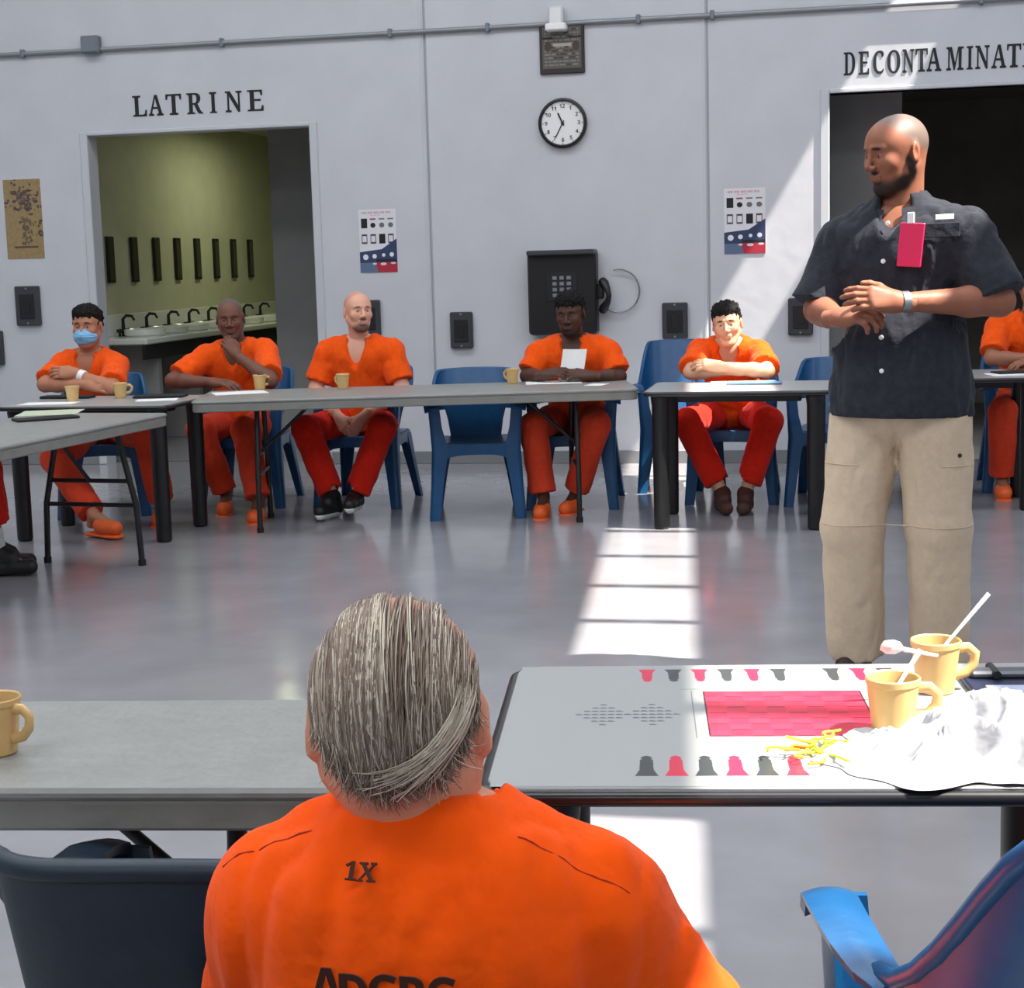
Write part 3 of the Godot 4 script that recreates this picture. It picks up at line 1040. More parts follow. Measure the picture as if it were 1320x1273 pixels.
func poster_image() -> Image:
	var w := 220
	var h := 356
	var img := Image.create(w, h, false, Image.FORMAT_RGB8)
	img.fill(rgb8(222, 222, 226))
	var red := rgb8(176, 40, 58)
	var navy := rgb8(48, 62, 96)
	var ink := rgb8(24, 22, 24)
	# a heading of red strokes
	for i in 26:
		img.fill_rect(Rect2i(14 + i * 7, 14, 4 if i % 5 else 1, 12), Color8(205, 130, 138))
	for i in 3:
		img.fill_rect(Rect2i(70 + i * 20, 32, 14, 4), Color8(214, 160, 166))
	# two rows of dark pictograms
	for r in 2:
		for c in 4:
			var x := 14 + c * 52
			var y := 52 + r * 88
			if (r == 0 and c == 0) or (r == 1 and c == 2):
				img.fill_rect(Rect2i(x, y, 36, 54), ink)
			elif r == 0:
				img.fill_rect(Rect2i(x, y, 34, 8), rgb8(150, 60, 66) if c == 1 else rgb8(120, 116, 112))
				disc(img, x + 17, y + 38, 15, 14, ink if c == 1 else rgb8(110, 104, 100))
			else:
				for q in 5:
					img.fill_rect(Rect2i(x, y + q * 0, 34, 10), rgb8(70, 60, 70))
				img.fill_rect(Rect2i(x, y + 44, 34, 10), rgb8(84, 72, 84))
				img.fill_rect(Rect2i(x, y, 5, 54), rgb8(110, 100, 110))
				img.fill_rect(Rect2i(x + 29, y, 5, 54), rgb8(110, 100, 110))
	# a navy field with a slanting upper edge, a red field below
	for x in w:
		var y0 := int(lerpf(240.0, 226.0, x / 130.0)) if x < 130 else int(lerpf(226.0, 168.0, (x - 130) / 90.0))
		for y in range(y0, 300):
			img.set_pixel(x, y, navy)
		for y in range(300, h):
			img.set_pixel(x, y, rgb8(92, 112, 140) if x < 92 + (y - 300) / 4 else red)
	for e in [[34, 268, 16], [86, 264, 13], [140, 258, 10], [188, 256, 13]]:
		disc(img, e[0], e[1], e[2], e[2], rgb8(226, 228, 236))
	img.fill_rect(Rect2i(96, 282, 120, 14), rgb8(30, 24, 34))
	for e in [[138, 308, 18, 8], [196, 304, 16, 6], [86, 306, 12, 6]]:
		disc(img, e[0], e[1], e[2], e[3], rgb8(232, 206, 214))
	return img

func plaque_image() -> Image:
	var img := Image.create(160, 166, false, Image.FORMAT_RGB8)
	img.fill(rgb8(92, 88, 82))
	var rg := RandomNumberGenerator.new()
	rg.seed = 7
	for r in 11:
		var y := 8 + r * 14
		var x := 8
		while x < 150:
			var l := rg.randi_range(8, 26)
			img.fill_rect(Rect2i(x, y, mini(l, 150 - x), 7), rgb8(126, 124, 118) if rg.randf() < 0.75 else rgb8(66, 58, 54))
			x += l + 5
	img.fill_rect(Rect2i(0, 40, 44, 9), rgb8(40, 32, 30))
	img.fill_rect(Rect2i(110, 38, 50, 8), rgb8(40, 32, 30))
	img.fill_rect(Rect2i(44, 66, 76, 12), rgb8(172, 166, 158))
	disc(img, 22, 78, 14, 20, rgb8(74, 58, 50))
	disc(img, 138, 78, 14, 20, rgb8(74, 58, 50))
	return img

func drawing_image() -> Image:
	var w := 150
	var h := 290
	var img := Image.create(w, h, false, Image.FORMAT_RGB8)
	var n := FastNoiseLite.new()
	n.seed = 12
	n.frequency = 0.05
	for y in h:
		for x in w:
			var c := rgb8(166, 142, 98).lerp(rgb8(140, 118, 80), n.get_noise_2d(x, y) * 0.5 + 0.5)
			img.set_pixel(x, y, c)
	var rg := RandomNumberGenerator.new()
	rg.seed = 5
	for i in 90:
		var p := Vector2(rg.randfn(75, 34), rg.randfn(74, 24))
		disc(img, p.x, p.y, rg.randf_range(3, 10), rg.randf_range(2, 7), rgb8(70, 56, 50).lerp(rgb8(110, 90, 84), rg.randf()))
	for i in 60:
		var p := Vector2(rg.randfn(86, 12), rg.randf_range(140, 236))
		disc(img, p.x, p.y, rg.randf_range(2, 6), rg.randf_range(2, 8), rgb8(76, 68, 54).lerp(rgb8(120, 104, 76), rg.randf()))
	for i in 14:
		disc(img, 138 + rg.randfn(0, 5), rg.randf_range(150, 210), 5, 5, rgb8(86, 72, 56))
	img.fill_rect(Rect2i(30, 244, 96, 7), rgb8(84, 68, 50))
	return img

# ------------------------------------------------------------------ tables
# a moulded folding table: pale top with a lip, two thin folding leg frames
func folding_table(called: String, label: String, at: Vector3, turn: float, l: float, w: float, frames: Array) -> Node3D:
	var t := thing(called, label, "table", at, turn)
	obj("top", MB.new().slab(round_rect(-l / 2, -w / 2, l / 2, w / 2, 0.05), 0.722, 0.74, 0.006).mesh(), M.table_grey, t)
	obj("skirt", MB.new().slab(round_rect(-l / 2 + 0.004, -w / 2 + 0.004, l / 2 - 0.004, w / 2 - 0.004, 0.05), 0.678, 0.7225, 0.005).mesh(), M.table_skirt, t)
	for x in frames:
		var f := Node3D.new()
		f.name = "leg_frame"
		t.add_child(f, true)
		for s in [-1, 1]:
			obj("leg", MB.new().tube(PackedVector3Array([Vector3(x, 0.0, s * (w * 0.36)), Vector3(x, 0.30, s * (w * 0.34)), Vector3(x, 0.68, s * (w * 0.22))]), PackedFloat32Array([0.015, 0.015, 0.015]), 10).mesh(), M.black, f)
			obj("foot_cap", MB.new().rod(Vector3(x, 0, s * w * 0.36), Vector3(x, 0.03, s * w * 0.359), 0.019).mesh(), M.black_matt, f)
		obj("crossbar", MB.new().rod(Vector3(x, 0.30, -w * 0.34), Vector3(x, 0.30, w * 0.34), 0.011).mesh(), M.black, f)
		var inward := -signf(x)
		obj("brace", MB.new().rod(Vector3(x, 0.42, 0.0), Vector3(x + inward * 0.28, 0.675, 0.0), 0.01).mesh(), M.black, f)
		obj("brace_bar", MB.new().rod(Vector3(x, 0.42, -w * 0.3), Vector3(x, 0.42, w * 0.3), 0.011).mesh(), M.black, f)
	return t

# a game table: laminate top with a thick black rim on four round black legs
func game_table(called: String, label: String, at: Vector3, turn: float, l: float, w: float) -> Node3D:
	var t := thing(called, label, "table", at, turn)
	obj("top", MB.new().slab(round_rect(-l / 2 + 0.008, -w / 2 + 0.008, l / 2 - 0.008, w / 2 - 0.008, 0.045), 0.715, 0.74, 0.003).mesh(), M.laminate, t)
	# the bullnose rim, swept round the edge
	var outline := round_rect(-l / 2, -w / 2, l / 2, w / 2, 0.055, 8)
	var mb := MB.new()
	var m := outline.size()
	var prof := [Vector2(0.014, 0.738), Vector2(0.006, 0.7385), Vector2(-0.002, 0.735), Vector2(-0.005, 0.729), Vector2(-0.004, 0.722), Vector2(0.0, 0.717), Vector2(0.03, 0.715)]
	var first := 0
	for i in m:
		var e0 := (outline[i] - outline[(i + m - 1) % m]).normalized()
		var e1 := (outline[(i + 1) % m] - outline[i]).normalized()
		var o := (Vector2(e0.y, -e0.x) + Vector2(e1.y, -e1.x)).normalized()
		for k in prof.size():
			var q: Vector2 = outline[i] - o * prof[k].x
			var tan2: Vector2 = prof[mini(k + 1, prof.size() - 1)] - prof[maxi(k - 1, 0)]
			var nn := Vector2(-tan2.y, -tan2.x).normalized()
			mb.vert(Vector3(q.x, prof[k].y, q.y), Vector3(o.x * nn.x, nn.y, o.y * nn.x).normalized())
	for i in m:
		for k in prof.size() - 1:
			var a := first + i * prof.size() + k
			var b := first + ((i + 1) % m) * prof.size() + k
			mb.tri(a, b, b + 1)
			mb.tri(a, b + 1, a + 1)
	obj("rim", mb.mesh(), M.edge_black, t)
	var ap := MB.new()
	for s in [-1, 1]:
		ap.box(Vector3(0, 0.69, s * (w / 2 - 0.17)), Vector3(l - 0.34, 0.04, 0.02), 0.003)
		ap.box(Vector3(s * (l / 2 - 0.17), 0.69, 0), Vector3(0.02, 0.04, w - 0.34), 0.003)
	obj("apron", ap.mesh(), M.black, t)
	for sx in [-1, 1]:
		for sz in [-1, 1]:
			obj("leg", MB.new().lathe(PackedVector2Array([Vector2(0, 0.0), Vector2(0.036, 0.0), Vector2(0.042, 0.012), Vector2(0.042, 0.05), Vector2(0.046, 0.66), Vector2(0.052, 0.708), Vector2(0, 0.708)]), Vector3(sx * (l / 2 - 0.085), 0, sz * (w / 2 - 0.085)), 20).mesh(), M.black_plastic, t)
	return t

func build_far_tables() -> void:
	folding_table("folding_table", "long beige folding table in front of the bald man and the empty chair", Vector3(-2.33, 0, -8.855), 0.236, 2.42, 0.74, [-0.88, 0.88])
	game_table("game_table", "pale table with black rim in front of the youth with folded arms", Vector3(-0.53, 0, -8.86), 0.0, 0.98, 0.68)
	game_table("game_table", "pale black-legged table behind the standing man in khaki trousers", Vector3(0.61, 0, -9.55), 0.0, 0.98, 0.68)
	game_table("game_table", "pale black-legged corner table in front of the man in a blue mask", Vector3(-3.96, 0, -8.34), 0.0, 0.98, 0.68)
	folding_table("folding_table", "beige folding table reaching out from the corner table with folders on it", Vector3(-3.74, 0, -6.42), PI / 2 - 0.09, 2.4, 0.74, [-1.02, 1.02])

func build_near_tables() -> void:
	folding_table("folding_table", "narrow grey folding table with a tan mug beside the grey-haired man", Vector3(-1.481, 0, -2.168), 0.119, 1.8, 0.46, [-0.62, 0.62])
	var t := game_table("game_table", "grey table with black rim printed with a red game board", Vector3(-0.045, 0, -2.445), 0.122, 0.95, 0.68)
	var pm := mat(Color.WHITE, 0.3)
	pm.albedo_texture = ImageTexture.create_from_image(board_image())
	var q := MB.new().quad(Vector3(-0.46, 0.7404, 0.325), Vector3(0.46, 0.7404, 0.325), Vector3(0.46, 0.7404, -0.325), Vector3(-0.46, 0.7404, -0.325), Vector3.UP)
	obj("printed_board", q.mesh(), pm, t)

# the print on the game table, 0.92 by 0.65 m: pieces along two sides, a red board, a dotted pattern
func board_image() -> Image:
	var w := 1840
	var h := 1300
	var img := Image.create(w, h, false, Image.FORMAT_RGB8)
	var base := rgb8(158, 160, 159)
	img.fill(base)
	var red := rgb8(206, 42, 72)
	var ink := rgb8(58, 62, 62)
	var px := 2000.0
	# table u (from its end), v (from the front edge) in metres to picture
	var to := func(u: float, v: float) -> Vector2: return Vector2((u - 0.015) * px, h - (v - 0.015) * px)
	for k in 6:
		bell(img, to.call(0.2266 + 0.041 * k, 0.105), 33.0, 92.0 * 2.0, red if k % 2 else ink, false)
	for k in 10:
		if k != 6:
			bell(img, to.call(0.231 + 0.0443 * k, 0.60), 30.0, 82.0 * 2.0, red if k % 2 == 0 else ink, true)
	# the board: eight by eight
	var a: Vector2 = to.call(0.322, 0.492)
	var n := 8
	var s := 0.247 * px / n
	img.fill_rect(Rect2i(int(a.x) - 5, int(a.y) - 8, int(s * n) + 10, int(s * n) + 12), rgb8(60, 26, 32))
	for i in n:
		for j in n:
			var r := Rect2i(int(a.x + i * s), int(a.y + j * s), int(s) + 1, int(s) + 1)
			img.fill_rect(r, rgb8(214, 50, 76) if (i + j) % 2 else rgb8(200, 42, 68))
			if (i + j) % 2:
				img.fill_rect(Rect2i(r.position.x + 3, r.end.y - 9, r.size.x - 6, 9), rgb8(86, 22, 34))
	# ruled lines round it
	for e in [[0.300, 0.235, 0.300, 0.50], [0.285, 0.512, 0.60, 0.512]]:
		var p: Vector2 = to.call(e[0], e[1])
		var q: Vector2 = to.call(e[2], e[3])
		img.fill_rect(Rect2i(int(minf(p.x, q.x)), int(minf(p.y, q.y)), maxi(4, int(absf(p.x - q.x))), maxi(8, int(absf(p.y - q.y)))), rgb8(110, 114, 112))
	# two diamonds of short dashes
	for c in [0.160, 0.236]:
		for i in range(-3, 4):
			for j in range(-3, 4):
				if absi(i) + absi(j) <= 3:
					var p: Vector2 = to.call(c + i * 0.0125, 0.364 + j * 0.0185)
					disc(img, p.x, p.y, 10.0, 7.0, rgb8(84, 88, 88))
					disc(img, p.x + 7, p.y + 4, 8.0, 4.0, rgb8(104, 108, 108))
	return img

func bell(img: Image, at: Vector2, half: float, tall: float, c: Color, turned: bool) -> void:
	for y in int(tall):
		var s := float(y) / tall          # 0 at the crown, 1 at the foot
		var r := half * 0.52 * sqrt(minf(1.0, s * 9.0))
		if s > 0.14 and s < 0.2:
			r = half * 0.42
		elif s >= 0.2:
			r = half * lerpf(0.55, 0.62, s)
		if s > 0.72:
			r = half * lerpf(0.62, 1.0, (s - 0.72) / 0.28)
		var yy := int(at.y - tall * 0.5 + (tall - y if turned else y))
		if yy >= 0 and yy < img.get_height():
			img.fill_rect(Rect2i(int(at.x - r), yy, int(2 * r), 1), c)

# ------------------------------------------------------------------ moulded plastic armchairs
func make_chair(label: String, at: Vector3, turn: float, tall := 0.812) -> Node3D:
	var t := thing("plastic_chair", label, "chair", at, turn, "blue plastic armchairs")
	var rows := []
	for i in 9:
		var v := i / 8.0
		var line := []
		for j in 9:
			var u := j / 4.0 - 1.0
			var dish := 0.02 * (1.0 - u * u) * sin(PI * clampf(v * 1.1, 0.0, 1.0))
			line.append(Vector3(u * lerpf(0.205, 0.235, v), 0.425 - dish - 0.03 * pow(maxf(0.0, v - 0.85) / 0.15, 2) * 0.6, lerpf(-0.215, 0.235, v)))
		rows.append(line)
	obj("seat", MB.new().sheet(rows, 0.014).mesh(), M.chair, t)
	# skirt under the seat, arched between the legs
	var ap := MB.new()
	for e in [[0.232, 0.238], [-0.215, 0.21]]:
		var r2 := []
		for i in 3:
			var line := []
			for j in 11:
				var u := j / 5.0 - 1.0
				var low := 0.365 - 0.075 * u * u * u * u
				line.append(Vector3(u * e[1], lerpf(0.425, low, i / 2.0), e[0]))
			r2.append(line)
		ap.sheet(r2, 0.010)
	for s in [-1.0, 1.0]:
		var r3 := []
		for i in 3:
			var line := []
			for j in 9:
				var v := j / 8.0
				var low := 0.365 - 0.075 * pow(v * 2.0 - 1.0, 4)
				line.append(Vector3(s * lerpf(0.21, 0.238, v), lerpf(0.425, low, i / 2.0), lerpf(-0.215, 0.232, v)))
			r3.append(line)
		ap.sheet(r3, 0.010)
	obj("skirt", ap.mesh(), M.chair, t)
	# back: a curved shell whose rim sweeps down into the arms, with an opening at either side of the lower splat
	rows = []
	var cols := 41
	for i in 13:
		var v := i / 12.0
		var line := []
		for j in cols:
			var u := j / ((cols - 1) / 2.0) - 1.0
			var au := absf(u)
			var top := tall - 0.015 * u * u - (tall - 0.662) * smoothstep(0.70 if tall < 0.85 else 0.62, 1.0, au)
			var bottom := lerpf(0.43, 0.585, smoothstep(0.44, 0.54, au))
			var y := lerpf(bottom, top, v)
			var x := 0.262 * sin(u * 1.25) / sin(1.25)
			var z := -0.205 - 0.14 * (y - 0.43) / 0.4 + 0.24 * pow(au, 4.0)
			line.append(Vector3(x, y, z))
		rows.append(line)
	obj("backrest", MB.new().sheet(rows, 0.014).mesh(), M.chair, t)
	# rim rolled over the top edge
	var rim := PackedVector3Array()
	var rr := PackedFloat32Array()
	for j in cols:
		rim.append(rows[12][j] + Vector3(0, 0, -0.006))
		rr.append(0.013)
	obj("back_rim", MB.new().tube(rim, rr, 8).mesh(), M.chair, t)
	for s in [-1.0, 1.0]:
		var ar := []
		var path := [Vector3(0.258, 0.643, -0.085), Vector3(0.266, 0.648, -0.045), Vector3(0.270, 0.653, 0.02), Vector3(0.270, 0.656, 0.08), Vector3(0.264, 0.652, 0.155), Vector3(0.258, 0.640, 0.20), Vector3(0.256, 0.615, 0.22)]
		var widths := [0.026, 0.05, 0.058, 0.06, 0.062, 0.06, 0.056]
		for k in path.size():
			var p: Vector3 = path[k]
			var line := []
			for q in 5:
				var e := q / 2.0 - 1.0
				line.append(Vector3(s * (p.x + e * widths[k] * 0.5), p.y - 0.006 * e * e, p.z))
			ar.append(line)
		obj("armrest", MB.new().sheet(ar, 0.016).mesh(), M.chair, t)
		obj("leg", leg_mesh([Vector3(s * 0.265, 0.0, 0.275), Vector3(s * 0.252, 0.2, 0.255), Vector3(s * 0.243, 0.40, 0.235), Vector3(s * 0.25, 0.52, 0.225), Vector3(s * 0.258, 0.63, 0.215)], [0.05, 0.062, 0.085, 0.06, 0.056]), M.chair, t)
		obj("leg", leg_mesh([Vector3(s * 0.255, 0.0, -0.31), Vector3(s * 0.235, 0.2, -0.26), Vector3(s * 0.215, 0.41, -0.215)], [0.045, 0.058, 0.08]), M.chair, t)
	return t

# a tapering angled leg: two flanges
func leg_mesh(pts: Array, widths: Array) -> ArrayMesh:
	var rows := []
	for i in pts.size():
		var p: Vector3 = pts[i]
		var s := signf(p.x)
		var f := signf(p.z)
		var w: float = widths[i]
		rows.append([p + Vector3(0, 0, -f * w), p + Vector3(s * 0.004, 0, -f * w * 0.3), p + Vector3(s * 0.002, 0, 0), p + Vector3(-s * w * 0.3, 0, f * 0.004), p + Vector3(-s * w, 0, 0)])
	return MB.new().sheet(rows, 0.010).mesh()

func build_chairs() -> void:
	var c := make_chair("empty blue plastic armchair behind the long beige folding table", Vector3(-2.06, 0, -9.13), 0.22)
	var high := make_chair("high-backed blue plastic armchair standing back near the wall", Vector3(-0.98, 0, -10.2), 0.1, 0.90)
	copy_of(c, Vector3(-0.02, 0, -9.62), -0.1, "empty blue plastic armchair between the folded-arms youth and the standing man")
	copy_of(c, Vector3(-1.54, 0, -9.52), 0.05, "blue plastic armchair under the man reading a sheet")
	copy_of(c, Vector3(-2.83, 0, -9.52), 0.0, "blue plastic armchair under the bald man")
	copy_of(c, Vector3(-3.58, 0, -9.5), 0.1, "blue plastic armchair under the man resting his chin")
	copy_of(c, Vector3(-0.62, 0, -9.72), 0.0, "blue plastic armchair under the youth with folded arms")
	copy_of(c, Vector3(-4.36, 0, -9.12), 0.35, "blue plastic armchair under the man in a blue mask")
	copy_of(c, Vector3(1.1, 0, -10.22), 0.0, "blue plastic armchair under the man hidden behind the standing man")
	copy_of(c, Vector3(-4.62, 0, -7.12), PI / 2, "blue plastic armchair under the man in white socks")
	copy_of(c, Vector3(-0.41, 0, -1.36), PI, "blue plastic armchair under the grey-haired man")
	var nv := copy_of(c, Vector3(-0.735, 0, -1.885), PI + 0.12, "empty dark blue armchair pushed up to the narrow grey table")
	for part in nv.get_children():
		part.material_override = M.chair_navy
	copy_of(high, Vector3(0.285, 0, -1.875), -2.88, "blue plastic armchair with sunlit arm at the printed game table")

# ------------------------------------------------------------------ things on the tables
func make_mug(label: String, at: Vector3, turn: float, spoon := 0) -> Node3D:
	var t := thing("plastic_mug", label, "mug", at, turn, "tan plastic mugs")
	var prof := PackedVector2Array([Vector2(0, 0), Vector2(0.027, 0.0), Vector2(0.0295, 0.003), Vector2(0.0375, 0.074), Vector2(0.0395, 0.076), Vector2(0.040, 0.084), Vector2(0.0385, 0.086), Vector2(0.0365, 0.084), Vector2(0.0355, 0.077), Vector2(0.0275, 0.008), Vector2(0, 0.006)])
	obj("body", MB.new().lathe(prof, Vector3.ZERO, 28).mesh(), M.cup, t)
	obj("handle", MB.new().tube(PackedVector3Array([Vector3(0.035, 0.070, 0), Vector3(0.052, 0.071, 0), Vector3(0.064, 0.060, 0), Vector3(0.062, 0.044, 0), Vector3(0.050, 0.030, 0), Vector3(0.031, 0.026, 0)]), PackedFloat32Array([0.006, 0.0055, 0.0055, 0.0055, 0.0055, 0.006]), 8, 1.5).mesh(), M.cup, t)
	obj("drink", MB.new().lathe(PackedVector2Array([Vector2(0.0335, 0.06), Vector2(0, 0.06)]), Vector3.ZERO, 24).mesh(), M.coffee, t)
	return t

func make_spoon(label: String, from: Vector3, to: Vector3, bowl := true) -> void:
	var t := thing("plastic_spoon", label, "spoon", from)
	var d := to - from
	obj("stem", MB.new().tube(PackedVector3Array([Vector3.ZERO, d * 0.5, d]), PackedFloat32Array([0.0028, 0.003, 0.004]), 8).mesh(), M.spoon, t)
	if bowl:
		var b := Basis(Quaternion(Vector3.UP, d.normalized()))
		obj("bowl", MB.new().lathe(PackedVector2Array([Vector2(0.002, 0), Vector2(0.012, 0.012), Vector2(0.014, 0.024), Vector2(0.009, 0.038), Vector2(0, 0.041)]), d, 12, b * Basis.from_scale(Vector3(1, 1, 0.4))).mesh(), M.spoon, t)

func flat_sheet(called: String, label: String, cat: String, at: Vector3, w: float, l: float, turn: float, th: float, m: Material) -> Node3D:
	var o := obj(called, MB.new().box(Vector3(0, th / 2, 0), Vector3(w, th, l), minf(th * 0.3, 0.003)).mesh(), m)
	o.position = at
	o.rotation.y = turn
	tag(o, label, cat)
	return o

func build_table_items() -> void:
	var y := 0.7405
	make_mug("tan plastic mug at the edge of the narrow grey table", Vector3(-1.222, y, -2.135), -0.2)
	make_mug("tan plastic mug standing on the red game board", Vector3(0.076, y, -2.375), 0.0)
	make_mug("tan plastic mug with a spoon behind the mug on the red game board", Vector3(0.150, y, -2.615), 0.25)
	make_mug("tan plastic mug beside the man resting his chin", Vector3(-3.31, y, -9.0), 0.6)
	make_mug("tan plastic mug in front of the bald man", Vector3(-2.80, y, -8.98), 2.6)
	make_mug("tan plastic mug on the long table by the empty chair", Vector3(-1.855, y, -9.22), 2.6)
	make_mug("tan plastic mug on the corner table by black folders", Vector3(-4.14, y, -8.30), 2.0)
	make_mug("tan plastic mug on the corner table under the masked man's arm", Vector3(-3.95, y, -8.50), 0.4)
	make_spoon("white plastic spoon leaning out of the mug on the red board", Vector3(0.064, y + 0.04, -2.37), Vector3(0.116, y + 0.12, -2.40), false)
	make_spoon("long white spoon handle sticking out of the farther mug", Vector3(0.135, y + 0.04, -2.61), Vector3(0.232, y + 0.158, -2.63), false)
	make_spoon("white plastic spoon with round bowl resting across the farther mug", Vector3(0.150, y + 0.07, -2.57), Vector3(0.098, y + 0.085, -2.545), true)
	# a crumpled white cloth
	var cl := crumpled_cloth()
	tag(cl, "crumpled white cloth heaped on the printed game table", "cloth")
	# bright strands beside it
	var rg := RandomNumberGenerator.new()
	rg.seed = 4
	var yarn := thing("yarn_strands", "loose yellow and green strands lying by the white cloth", "yarn", Vector3(-0.030, y, -2.265))
	var tones := [rgb8(238, 214, 40), rgb8(150, 190, 50), rgb8(244, 226, 60), rgb8(236, 150, 40), rgb8(238, 214, 40), rgb8(196, 214, 60)]
	for k in 18:
		var p := PackedVector3Array()
		var r := PackedFloat32Array()
		var q := Vector3(rg.randf_range(-0.025, 0.02), 0.004 + 0.0006 * k, rg.randf_range(-0.04, 0.04))
		var a := rg.randf_range(0, TAU)
		for i in 12:
			p.append(q)
			r.append(0.002)
			a += rg.randf_range(-0.8, 0.8)
			q += Vector3(cos(a), rg.randf_range(-0.05, 0.12), sin(a)) * 0.006
			q.y = maxf(q.y, 0.004)
		obj("strand", MB.new().tube(p, r, 6).mesh(), mat(tones[k % 6], 0.8), yarn)
	# a dark blue case with a pale panel
	var nb := thing("ring_binder", "dark blue binder with a pale blue page by the crumpled cloth", "binder", Vector3(0.335, y, -2.60), 0.12)
	obj("cover", bx(Vector3(0, 0.006, 0), Vector3(0.26, 0.012, 0.27), 0.003), mat(rgb8(34, 40, 66), 0.4), nb)
	obj("page", bx(Vector3(0.005, 0.0135, 0.055), Vector3(0.225, 0.003, 0.15), 0.001), mat(rgb8(168, 178, 204), 0.5), nb)
	obj("spine_bar", bx(Vector3(0.0, 0.018, -0.085), Vector3(0.24, 0.012, 0.035), 0.004), mat(rgb8(96, 98, 104), 0.35, 0.4), nb)
	for k in 3:
		obj("ring", MB.new().rod(Vector3(-0.08 + 0.08 * k, 0.02, -0.12), Vector3(-0.08 + 0.08 * k, 0.02, -0.06), 0.007).mesh(), M.dark_inset, nb)
	# papers and folders at the far tables
	flat_sheet("paper_sheet", "white papers spread before the man resting his chin", "paper", Vector3(-3.34, y, -8.75), 0.30, 0.21, 0.5, 0.003, M.paper)
	flat_sheet("paper_sheet", "white sheet lying flat before the reading man", "paper", Vector3(-1.62, y, -9.25), 0.32, 0.22, 0.2, 0.002, M.paper)
	flat_sheet("paper_sheet", "white papers under the forearms of the folded-arms youth", "paper", Vector3(-0.52, y, -9.05), 0.36, 0.25, 0.1, 0.004, M.paper)
	flat_sheet("blue_folder", "thin blue folder on the papers before the folded-arms youth", "folder", Vector3(-0.46, y + 0.0045, -8.98), 0.30, 0.12, 0.05, 0.006, mat(rgb8(96, 150, 190), 0.5))
	flat_sheet("paper_sheet", "small white paper on the end of the long beige table", "paper", Vector3(-1.34, y, -9.05), 0.10, 0.14, -0.2, 0.002, M.paper)
	flat_sheet("black_folder", "black flat folder on the table end nearest the open floor", "folder", Vector3(-3.78, y, -7.28), 0.13, 0.30, 0.72 + PI / 2, 0.012, M.black_matt)
	flat_sheet("picture_sheet", "pale green printed sheet beside the black flat folder", "paper", Vector3(-3.93, y, -7.62), 0.30, 0.30, 0.3, 0.003, mottled(rgb8(196, 206, 176), 0.12, 0.7, 5.0, 77))
	flat_sheet("black_folder", "black bar-shaped folder at the back of the corner table", "folder", Vector3(-4.28, y, -8.52), 0.30, 0.09, 0.0, 0.016, M.black_matt)
	flat_sheet("paper_sheet", "white sheet lying beside the bar-shaped black folder", "paper", Vector3(-4.22, y, -8.18), 0.30, 0.16, 0.1, 0.002, M.paper)
	flat_sheet("black_folder", "black folder under the masked man's forearm", "folder", Vector3(-3.72, y, -8.52), 0.28, 0.13, 0.1, 0.014, M.black_matt)
	flat_sheet("paper_sheet", "white crumpled sheet by the masked man's elbow", "paper", Vector3(-3.66, y, -8.33), 0.22, 0.14, 0.3, 0.003, M.paper)
	flat_sheet("paper_sheet", "white papers on the table behind the standing man", "paper", Vector3(0.93, y, -9.42), 0.24, 0.20, 0.2, 0.004, M.paper)
	flat_sheet("black_folder", "black folder on the white papers behind the standing man", "folder", Vector3(0.95, y + 0.0045, -9.50), 0.22, 0.12, 0.35, 0.01, M.black_matt)

func crumpled_cloth() -> Node3D:
	var n := FastNoiseLite.new()
	n.seed = 21
	n.frequency = 6.0
	n.fractal_octaves = 3
	n.noise_type = FastNoiseLite.TYPE_SIMPLEX_SMOOTH
	var cols := 90
	var rows := 64
	var grid := []
	for i in rows:
		var v := i / float(rows - 1) * 2.0 - 1.0
		var line := []
		for j in cols:
			var u := j / float(cols - 1) * 2.0 - 1.0
			# squeeze the square onto an uneven blob
			var a := atan2(v, u)
			var rad := maxf(absf(u), absf(v))
			var edge := 1.0 + 0.16 * sin(a * 3.0 + 0.7) + 0.09 * sin(a * 7.0) + 0.05 * sin(a * 13.0 + 1.0)
			var x := cos(a) * rad * edge * 0.205
			var z := sin(a) * rad * edge * 0.135
			z += 0.03 * x / 0.2
			var heap := 0.056 * exp(-pow((x - 0.03) / 0.10, 2) - pow((z - 0.005) / 0.07, 2)) + 0.020 * (1.0 - rad * rad)
			var ridge := 1.0 - absf(n.get_noise_2d(x * 0.9 + z * 0.6, z * 1.5 - x * 0.5)) * 2.2
			var fine := n.get_noise_2d(x * 3.0 + 9.0, z * 3.4)
			var y := heap * (0.55 + 0.6 * ridge) + 0.005 * fine * (1.0 - rad) + 0.020 * maxf(ridge, 0.0) * minf(1.0, (1.0 - rad) * 6.0)
			line.append(Vector3(x, maxf(0.0009, y + 0.0009), z))
		grid.append(line)
	var o := obj("crumpled_cloth", MB.new().sheet(grid, 0.0012).mesh(), M.white_cloth)
	o.position = Vector3(0.185, 0.7405, -2.255)
	o.rotation.y = 0.12
	return o

# ------------------------------------------------------------------ people
# Joints are given where they are in the room; the figure's node stands on the floor below the hips.
func lin(r: int, g: int, b: int) -> Color:
	return Color8(r, g, b).srgb_to_linear()

func head_frame(p: Dictionary) -> Transform3D:
	# face along +z of the frame; "look" is yaw, pitch, roll added to the body's facing
	var body := atan2(p.forward.x, p.forward.z)
	var e: Vector3 = p.look
	return Transform3D(Basis(Vector3.UP, body + e.x) * Basis(Vector3.RIGHT, e.y) * Basis(Vector3.BACK, e.z), p.head)

